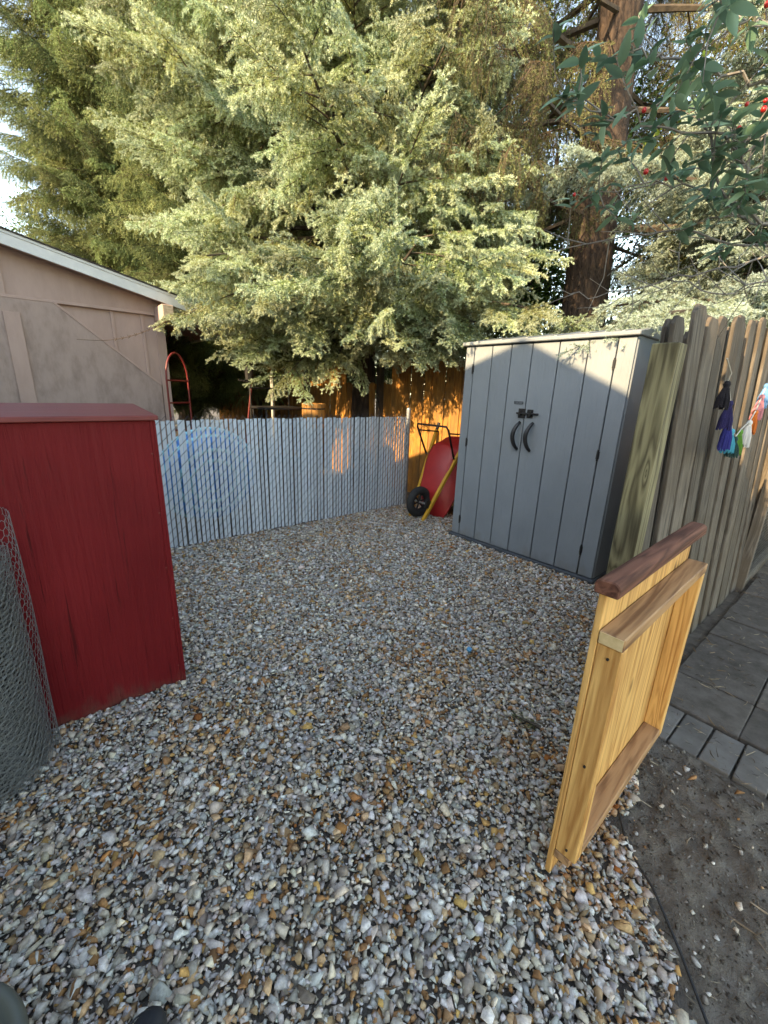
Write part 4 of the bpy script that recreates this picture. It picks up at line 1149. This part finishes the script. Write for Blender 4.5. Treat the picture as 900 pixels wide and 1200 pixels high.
_groups = {}
def instancer_group(nv):
    """node group: the object's own sprays (attribute bk) are instanced on its own loose points (attribute pk)"""
    if nv in _groups: return _groups[nv]
    g = bpy.data.node_groups.new('foliage_%d' % nv, 'GeometryNodeTree')
    g.interface.new_socket('Geometry', in_out='INPUT', socket_type='NodeSocketGeometry')
    g.interface.new_socket('Geometry', in_out='OUTPUT', socket_type='NodeSocketGeometry')
    n = g.nodes; L = g.links
    gi = n.new('NodeGroupInput'); go = n.new('NodeGroupOutput'); jn = n.new('GeometryNodeJoinGeometry')
    def attr(name, typ):
        a = n.new('GeometryNodeInputNamedAttribute'); a.data_type = typ; a.inputs['Name'].default_value = name
        return a.outputs['Attribute']
    def eq(sock, k):
        c = n.new('FunctionNodeCompare'); c.data_type = 'INT'; c.operation = 'EQUAL'
        L.new(sock, c.inputs[2]); c.inputs[3].default_value = k
        return c.outputs[0]
    bk, pk = attr('bk', 'INT'), attr('pk', 'INT')
    er = n.new('FunctionNodeEulerToRotation'); L.new(attr('rot', 'FLOAT_VECTOR'), er.inputs[0])
    scl = attr('scl', 'FLOAT')
    for k in range(1, nv + 1):
        s1 = n.new('GeometryNodeSeparateGeometry'); s1.domain = 'POINT'; L.new(gi.outputs[0], s1.inputs[0]); L.new(eq(bk, k), s1.inputs[1])
        s2 = n.new('GeometryNodeSeparateGeometry'); s2.domain = 'POINT'; L.new(gi.outputs[0], s2.inputs[0]); L.new(eq(pk, k), s2.inputs[1])
        io = n.new('GeometryNodeInstanceOnPoints')
        L.new(s2.outputs[0], io.inputs['Points']); L.new(s1.outputs[0], io.inputs['Instance'])
        L.new(er.outputs[0], io.inputs['Rotation']); L.new(scl, io.inputs['Scale'])
        L.new(io.outputs[0], jn.inputs[0])
    L.new(jn.outputs[0], go.inputs[0])
    _groups[nv] = g
    return g
def crown(name, variants, places, mats, parent):
    """places: (position, xdir, updir, scale, variant)"""
    Vs, Ts, ts, ms, bk, off = [], [], [], [], [], 0
    for k, (v, t, g, mi) in enumerate(variants):
        Vs.append(v); Ts.append(t + off); ts.append(g); ms.append(mi); bk.append(np.full(len(v), k + 1)); off += len(v)
    n = len(places)
    pos = np.array([p[0] for p in places]); rot = np.zeros((n, 3))
    for i, p in enumerate(places):
        x = norm(np.array(p[1], float)); y = norm(np.cross(np.array(p[2], float), x)); z = np.cross(x, y)
        rot[i] = Matrix(((x[0], y[0], z[0]), (x[1], y[1], z[1]), (x[2], y[2], z[2]))).to_euler()[:]
    V = np.concatenate(Vs + [pos])
    zf = np.zeros(off)
    A = {'t': ('FLOAT', np.concatenate(ts + [np.zeros(n)])), 'bk': ('INT', np.concatenate(bk + [np.zeros(n)])),
         'pk': ('INT', np.concatenate([zf, [p[4] + 1 for p in places]])), 'rot': ('FLOAT_VECTOR', np.concatenate([np.zeros((off, 3)), rot])),
         'scl': ('FLOAT', np.concatenate([zf + 1, [p[3] for p in places]]))}
    me = fast_mesh(name, V, np.concatenate(Ts), mats, A, np.concatenate(ms))
    o = link(name, me, parent)
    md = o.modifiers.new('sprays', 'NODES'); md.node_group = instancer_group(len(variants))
    o['kind'] = 'stuff'
    return o
def trunk_mesh(r0, r1, h, lean=(0, 0), seed=0, flare=1.35, rings=40, n=28):
    r = np.random.default_rng(seed); ph = r.uniform(0, 6.28, 6)
    m = MB(); V = []
    for i in range(rings + 1):
        u = i / rings; z = -.05 + u * h; rad = r0 + (r1 - r0) * u
        rad *= 1 + (flare - 1) * math.exp(-z / .35)
        for j in range(n):
            a = 2 * math.pi * j / n
            q = rad * (1 + .035 * math.sin(3 * a + ph[0] + z) + .025 * math.sin(7 * a + ph[1] - z * 2) + .012 * r.normal())
            V.append((q * math.cos(a) + lean[0] * u * h + .03 * math.sin(z * .8 + ph[2]), q * math.sin(a) + lean[1] * u * h + .03 * math.sin(z * .7 + ph[3]), z))
    m.add(V, [(i * n + j, i * n + (j + 1) % n, (i + 1) * n + (j + 1) % n, (i + 1) * n + j) for i in range(rings) for j in range(n)])
    return m
def conifer(name, label, base, height, R, z0, trunk_r, variants, mats, seed, dz=.34, per=7, sink=.22, up=.10, step=.27, prof=.75, azlim=None, lean=(0, 0), first=.3, sc=(.75, 1.15), hang_b=0.0, rmin=.0, cut=None, group=None, zmax=None, spread=1.0, extra=()):
    r = np.random.default_rng(seed)
    tree = thing(name, label, 'tree', base, 0, group)
    part('trunk', trunk_mesh(trunk_r, .03, height, lean, seed), M['bark'], tree, smooth=True)
    places = []; m = MB()
    def limb(a, ln, zz, u, k, dz_end=None):
        h = np.array([math.cos(a), math.sin(a), 0]); side = np.array([-h[1], h[0], 0])
        tc = np.array([lean[0] * zz, lean[1] * zz, 0])
        sk = sink * r.uniform(.6, 1.4) * (1 - .5 * u)
        if dz_end is None: zf = lambda s: ln * (-sk * s * 1.5 + (sk * .9 + up) * s ** 2.2)
        else: zf = lambda s: dz_end * s + .10 * ln * math.sin(math.pi * s) * .6
        pt = lambda s: tc + h * (s * ln) + side * (.06 * ln * math.sin(s * 3 + k) * (1 - s)) + np.array([0, 0, zz + zf(s)])
        P_ = [pt(s) for s in np.linspace(0, 1, 9)]
        rb = .012 + .014 * ln
        n0 = len(places); smax = 0.0
        s = first
        sd = 1
        while s < 1.0:
            p = pt(s); tg = norm(pt(min(1, s + .05)) - pt(s - .05))
            yaw = sd * math.radians(r.uniform(28, 62)) * spread
            d_ = norm(tg * math.cos(yaw) + side * math.sin(yaw) + np.array([0, 0, r.normal(-.08, .2) - hang_b]))
            upv = norm(np.array([0, 0, 1.]) + r.normal(0, .38, 3))
            if cut is None or dz_end is not None or cut(p + np.array(base)): smax = s; places.append((p, d_, upv, r.uniform(*sc) * (.72 + .28 * (1 - s) + .1) * (.75 if dz_end is not None else 1), int(r.integers(len(variants)))))
            sd = -sd; s += step * .5 / ln * r.uniform(.8, 1.2)
        p = pt(.97 if dz_end is None else .8); tg = norm(pt(1) - pt(.9))
        if cut is None or dz_end is not None or cut(p + np.array(base)): smax = 1.0; places.append((p, norm(tg + np.array([0, 0, r.normal(.05, .1)])), norm(np.array([0, 0, 1.]) + r.normal(0, .15, 3)), r.uniform(*sc) * .85, int(r.integers(len(variants)))))
        if smax > .2:
            P_ = [pt(s * smax) for s in np.linspace(0, 1, 9)]
            m.tube(P_, [rb * (1 - .85 * i / 8) for i in range(9)], 5, False)
    z = z0
    while z < (zmax or height - .4):
        u = (z - z0) / (height - z0)
        Rz = max(R * (1 - u) ** prof, .35)
        a0 = r.uniform(0, 6.28)
        for k in range(per):
            a = a0 + 2 * math.pi * k / per + r.normal(0, .2)
            if azlim and not azlim(a): continue
            ln = max(rmin, Rz * r.uniform(.72, 1.1)); zz = z + r.uniform(-.15, .15)
            limb(a, ln, zz, u, k)
        z += dz * r.uniform(.8, 1.2)
    for k, (zs, en) in enumerate(extra):
        limb(math.atan2(en[1], en[0]), math.hypot(en[0], en[1]), zs, 0, k, en[2] - zs)
    part('limbs', m, M['twig'], tree)
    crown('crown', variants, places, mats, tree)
    return tree, len(places)

# ------------------------------------------------------------------ trees
blue = [bough(100 + i, hang=(.10, .18, .26, .36)[i % 4], droop=(.2, .32, .4, .3)[i % 4]) for i in range(5)]
hangy = [bough(200 + i, L=1.25, lat=.5, hang=.55, droop=.35, den=360, nl=.024, nw=.0055, tert=.10, tl=(.10, .24), nlat=15) for i in range(4)]
dead = [bough(300 + i, L=1.2, lat=.75, hang=.75, droop=.25, den=150, bare=.55, tert=.09, tl=(.08, .22), nlat=15) for i in range(3)]
bm_mats = [M['blue_needle'], M['twig']]
gm_mats = [M['green_needle'], M['twig']]
NP = []
def px_end(x, y, dist, base): return at(x, y, dist) - np.array(base)
BS = (-.45, 7.55, -.03)
def bs_cut(p):
    a, b = p[:2] @ D2, p[:2] @ E2
    if p[0] > .95 or p[1] < 4.3: return False
    if p[2] < 4.1 and a < 2.4: return False                       # kept clear of the garage roof
    if p[2] < 2.45 + .10 * abs(p[0] + .4) : return False          # clear stem above the fence
    return True
_, k = conifer('blue_spruce', 'broad blue spruce with sunlit drooping boughs hanging over the cedar fence', BS, 14.0, 3.6, 2.5, .22, blue, bm_mats, 1, dz=.40, per=8, sink=.26, up=.04, step=.27, zmax=7.8, first=.3, cut=bs_cut,
               extra=[(2.6, px_end(628, 362, 4.75, BS)), (2.5, px_end(560, 378, 5.1, BS)), (2.6, px_end(500, 392, 5.6, BS)), (2.7, px_end(335, 440, 6.3, BS)), (2.6, px_end(300, 400, 6.6, BS)), (2.7, px_end(450, 400, 6.2, BS)), (2.7, px_end(520, 398, 5.4, BS)), (2.8, px_end(395, 420, 6.3, BS)), (2.9, px_end(590, 300, 5.2, BS)), (3.2, px_end(590, 240, 5.4, BS)), (3.8, px_end(575, 180, 5.6, BS)), (2.9, px_end(270, 345, 6.0, BS)), (3.3, px_end(235, 300, 6.0, BS))])
NP.append(k)
_, k = conifer('norway_spruce', 'tall green spruce with hanging branchlets behind the garage', (-6.3, 13.5, -.03), 24.0, 3.2, 1.6, .3, hangy, gm_mats, 2, dz=.55, per=8, sink=.15, up=.18, step=.46, zmax=13, sc=(1.1, 1.6), first=.3, prof=.6)
NP.append(k)
_, k = conifer('norway_spruce', 'dark tall spruce standing between the blue spruce and the garage roof', (-3.4, 12.2, -.03), 19.0, 3.4, 2.0, .28, hangy, gm_mats, 3, dz=.6, per=7, sink=.18, up=.15, step=.46, zmax=12, sc=(1.1, 1.6), first=.3)
NP.append(k)
_, k = conifer('old_conifer', 'old conifer with thick reddish trunk and dead drooping twigs behind the grey shed', (2.86, 6.75, -.03), 18.0, 2.9, 4.0, .36, dead, [M['sparse_needle'], M['dead_twig']], 4, dz=.5, per=5, sink=.06, up=.05, step=.46, zmax=9.5, first=.3, lean=(-.015, 0), sc=(.7, 1.1), hang_b=.10, azlim=lambda a: math.cos(a - math.radians(-80)) < .72)
NP.append(k)
YS = (4.75, 5.35, -.03)
_, k = conifer('young_blue_spruce', 'low blue spruce reaching over the weathered fence behind the timber post', YS, 7.5, 2.1, 1.5, .13, blue, [M['shaded_needle'], M['twig']], 5, dz=.42, per=7, sink=.12, up=.10, step=.32, first=.25, zmax=5.2,
               cut=lambda p: p[0] > 3.75 and p[1] > 3.9, extra=[(2.2, px_end(752, 372, 4.0, YS)), (2.4, px_end(722, 358, 4.8, YS)), (3.4, px_end(672, 193, 5.7, YS))])
NP.append(k)
print('spruce sprays', NP)

# broadleaf trees filling the background
clusters = [leaf_cluster(400 + i) for i in range(4)]
def broadleaf(label, base, height, Rh, seed, n=420, z0=.6, trunk_r=.14, sc=(.8, 1.5)):
    r = np.random.default_rng(seed)
    tree = thing('broadleaf_tree', label, 'tree', base)
    part('trunk', trunk_mesh(trunk_r, .04, height * .75, (r.normal(0, .02), 0), seed), M['bark'], tree, smooth=True)
    m = MB(); places = []
    for k in range(16):
        a = r.uniform(0, 6.28); zb = r.uniform(.15, .6) * height; ln = Rh * r.uniform(.5, .95)
        e_ = np.array([math.cos(a) * ln, math.sin(a) * ln, zb + ln * r.uniform(.2, .7)])
        m.tube([(0, 0, zb), e_ * np.array([.5, .5, 0]) + np.array([0, 0, zb + (e_[2] - zb) * .35]), e_], [.05, .03, .008], 5, False)
    part('limbs', m, M['twig'], tree)
    lob = [np.array([r.normal(0, .45) * Rh, r.normal(0, .45) * Rh, r.uniform(z0, height)]) for _ in range(16)]
    for k in range(n):
        c = lob[int(r.integers(16))]; p = r.normal(size=3); p = p / np.linalg.norm(p) * Rh * .5 * r.random() ** .35
        q = c + p
        if q[2] < z0 * .6: continue
        places.append((q, norm(r.normal(size=3)), norm(r.normal(size=3) * .5 + np.array([0, 0, 1])), r.uniform(*sc), int(r.integers(4))))
    crown('crown', clusters, places, [M['broad_leaf'], M['twig']], tree)
broadleaf('leafy green tree behind the old conifer trunk', (3.2, 10.2, -.03), 8.5, 3.0, 50, 520)
broadleaf('leafy green tree far behind the blue spruce', (-.8, 15.5, -.03), 8.0, 3.6, 51, 460)
broadleaf('leafy green tree rising behind the low blue spruce', (8.2, 9.8, -.03), 9.0, 3.4, 52, 480)
broadleaf('dense leafy tree low behind the grey shed', (1.9, 9.6, -.03), 4.6, 2.2, 54, 420, .3)
broadleaf('dense leafy tree low behind the weathered fence', (6.2, 7.8, -.03), 5.0, 2.2, 55, 420, .3)
broadleaf('leafy green tree beyond the garage roof', (-11.5, 15.5, -.03), 6.0, 3.2, 53, 320)
#SHRUB
# ------------------------------------------------------------------ berry shrub reaching in from the right
shrub = thing('berry_shrub', 'leafy shrub with red berries and bare grey twigs reaching over the path', 'shrub', (2.25, 1.35, 0))
SB = np.array([2.25, 1.35, 0])
rs = random.Random(17)
def leaf_mesh(L=.062, W=.026, fold=.25, curl=.18, tval=.5):
    n = 7; V = []; T = []
    for i in range(n):
        u = i / (n - 1); w = W * (math.sin(math.pi * u ** .8) ** .8) * .5; x = u * L; z = -curl * L * u * u
        V += [(x, -w, z + fold * w), (x, 0, z), (x, w, z + fold * w)]
    for i in range(n - 1):
        for j in range(2):
            a = i * 3 + j
            T += [(a, a + 3, a + 4), (a, a + 4, a + 1)]
    return fast_mesh('leaf', V, T, [M['shrub_leaf']], {'t': ('FLOAT', np.full(len(V), tval))})
leaf_meshes = [leaf_mesh(.058, .024, .3, .25, .3), leaf_mesh(.048, .021, .5, .45, .6), leaf_mesh(.064, .026, .25, .15, .9), leaf_mesh(.042, .019, .6, .3, .1), leaf_mesh(.054, .023, .4, -.2, .75)]
for me in leaf_meshes: me.polygons.foreach_set('use_smooth', [True] * len(me.polygons))
berry_me = MB().lathe([(.0005, .0085), (.005, .007), (.0085, 0), (.006, -.007), (.0005, -.0088)], 10).mesh('berry', 0, True, [M['berry']])
m = MB()
hubs = [at(930, 270, 1.95), at(945, 120, 1.85), at(935, 330, 2.2)]
root = SB + np.array([0, 0, -.02])
for hpt in hubs:
    mid = (root + hpt) / 2 + np.array([.15, .05, .25])
    m.tube([root - SB, (root * .6 + mid * .4) - SB, mid - SB, hpt - SB], [.016, .013, .010, .007], 6)
def twig_px(pxs, r0, r1, hub=None):
    pts = ([hub] if hub is not None else []) + [at(*q) for q in pxs]
    # smooth and roughen
    out = [pts[0]]
    for a, b in zip(pts[:-1], pts[1:]):
        nseg = 4
        for k in range(1, nseg + 1):
            p = a + (b - a) * k / nseg
            if k < nseg: p = p + np.array([rs.gauss(0, .008) for _ in range(3)])
            out.append(p)
    m.tube([p - SB for p in out], list(np.linspace(r0, r1, len(out))), 5, False)
    return out
def side_twigs(path, n, ln, r=.0022):
    for _ in range(n):
        i = rs.randrange(2, len(path) - 1); p = path[i]; tg = norm(path[i] - path[i - 1])
        d_ = norm(tg * .6 + np.array([rs.gauss(0, .6), rs.gauss(0, .4), rs.gauss(.1, .6)]))
        L_ = ln * rs.uniform(.5, 1.2)
        q1 = p + d_ * L_ * .5; q2 = q1 + norm(d_ + np.array([rs.gauss(0, .3) for _ in range(3)])) * L_ * .5
        m.tube([p - SB, q1 - SB, q2 - SB], [r, r * .8, r * .45], 4, False)
        yield q2, norm(q2 - q1)
def put_leaf(p, d_, s=1.0):
    x = norm(d_); upv = norm(np.array([rs.gauss(0, .45), rs.gauss(-.2, .45), 1.0])); y = norm(np.cross(upv, x)); z = np.cross(x, y)
    o = link('leaf', rs.choice(leaf_meshes), shrub)
    o.matrix_local = Matrix(((x[0], y[0], z[0], p[0] - SB[0]), (x[1], y[1], z[1], p[1] - SB[1]), (x[2], y[2], z[2], p[2] - SB[2]), (0, 0, 0, 1))) @ Matrix.Scale(s, 4)
def leaf_spray(p, d_, n=7, s=1.0):
    for k in range(n):
        a = 2.4 * k; off = np.array([math.cos(a), math.sin(a) * .7, .25 * math.sin(a * 1.7)])
        put_leaf(p - d_ * .012 * k, norm(d_ * .55 + off), s * rs.uniform(.75, 1.2))
def put_berry(p):
    o = link('berry', berry_me, shrub, (p - SB).tolist()); o.scale = [rs.uniform(.55, .85)] * 3
TW = [([(900, 262, 1.9), (868, 252, 1.85), (838, 205, 1.8), (832, 150, 1.75), (834, 105, 1.7)], 0, .006, .0022),
      ([(880, 175, 1.8), (832, 155, 1.72), (770, 148, 1.65), (705, 131, 1.6), (655, 113, 1.55)], 1, .0045, .0016),
      ([(900, 288, 2.0), (880, 288, 1.95), (800, 268, 1.9), (745, 275, 1.85), (640, 296, 1.85)], 0, .0055, .0016),
      ([(900, 300, 2.15), (830, 318, 2.1), (760, 335, 2.1), (700, 348, 2.1), (655, 338, 2.1)], 2, .0045, .0014),
      ([(895, 95, 1.8), (840, 85, 1.75), (800, 70, 1.7), (768, 68, 1.7), (742, 60, 1.7), (737, 52, 1.7)], 1, .0045, .002),
      ([(880, 262, 1.95), (845, 235, 1.9), (800, 215, 1.85), (755, 215, 1.8), (690, 232, 1.75)], 0, .0045, .0016),
      ([(905, 215, 1.85), (880, 200, 1.8), (868, 175, 1.78), (856, 140, 1.75)], 1, .004, .0018),
      ([(900, 30, 1.75), (875, 25, 1.7), (850, 12, 1.65), (835, 5, 1.6)], 1, .004, .0018),
      ([(900, 330, 2.2), (850, 345, 2.2), (790, 330, 2.15), (730, 362, 2.2)], 2, .004, .0014)]
leafy_ends = {0: 17, 1: 17, 4: 5, 5: 12, 6: 14, 7: 12}
for i, (px, hb, r0, r1) in enumerate(TW):
    pth_ = twig_px(px, r0, r1, hubs[hb])
    if i in leafy_ends:
        leaf_spray(pth_[-1], norm(pth_[-1] - pth_[-2]), 7)
        for q2, d_ in side_twigs(pth_, leafy_ends[i], .13): leaf_spray(q2, d_, rs.choice((4, 5, 6)), rs.uniform(.8, 1.05))
    else:
        for q2, d_ in side_twigs(pth_, 12, .22, .002): pass
for (x, y) in ((675, 118), (689, 112), (755, 129), (757, 201), (866, 150), (875, 122), (897, 118), (899, 5), (781, 209), (673, 228), (895, 128)):
    put_berry(at(x, y, 1.62 if x < 760 else 1.74))
part('twigs', m, M['grey_twig'], shrub)
for q in ((668, 116, 1.57), (700, 132, 1.6), (720, 140, 1.62), (755, 145, 1.64), (735, 85, 1.7), (755, 72, 1.7), (692, 190, 1.75), (668, 230, 1.78), (690, 240, 1.78)):
    leaf_spray(at(*q), norm(np.array([rs.gauss(-.3, .4), rs.gauss(0, .4), rs.gauss(.3, .4)])), rs.choice((4, 5, 6)), rs.uniform(.75, 1.0))

# green spruce twig dropped on the gravel
tw = thing('spruce_twig', 'small green spruce twig lying on the gravel beside the gate', 'twig', (.775, 1.60, .040), math.radians(150))
v, t, g, mi = bough(900, L=.14, lat=.05, hang=.0, droop=.02, nlat=4, den=500, nl=.012, nw=.002, tert=.03, tl=(.015, .03))
link('shoot', fast_mesh('shoot', v, t, [M['green_needle'], M['twig']], {'t': ('FLOAT', g)}, mi), tw)
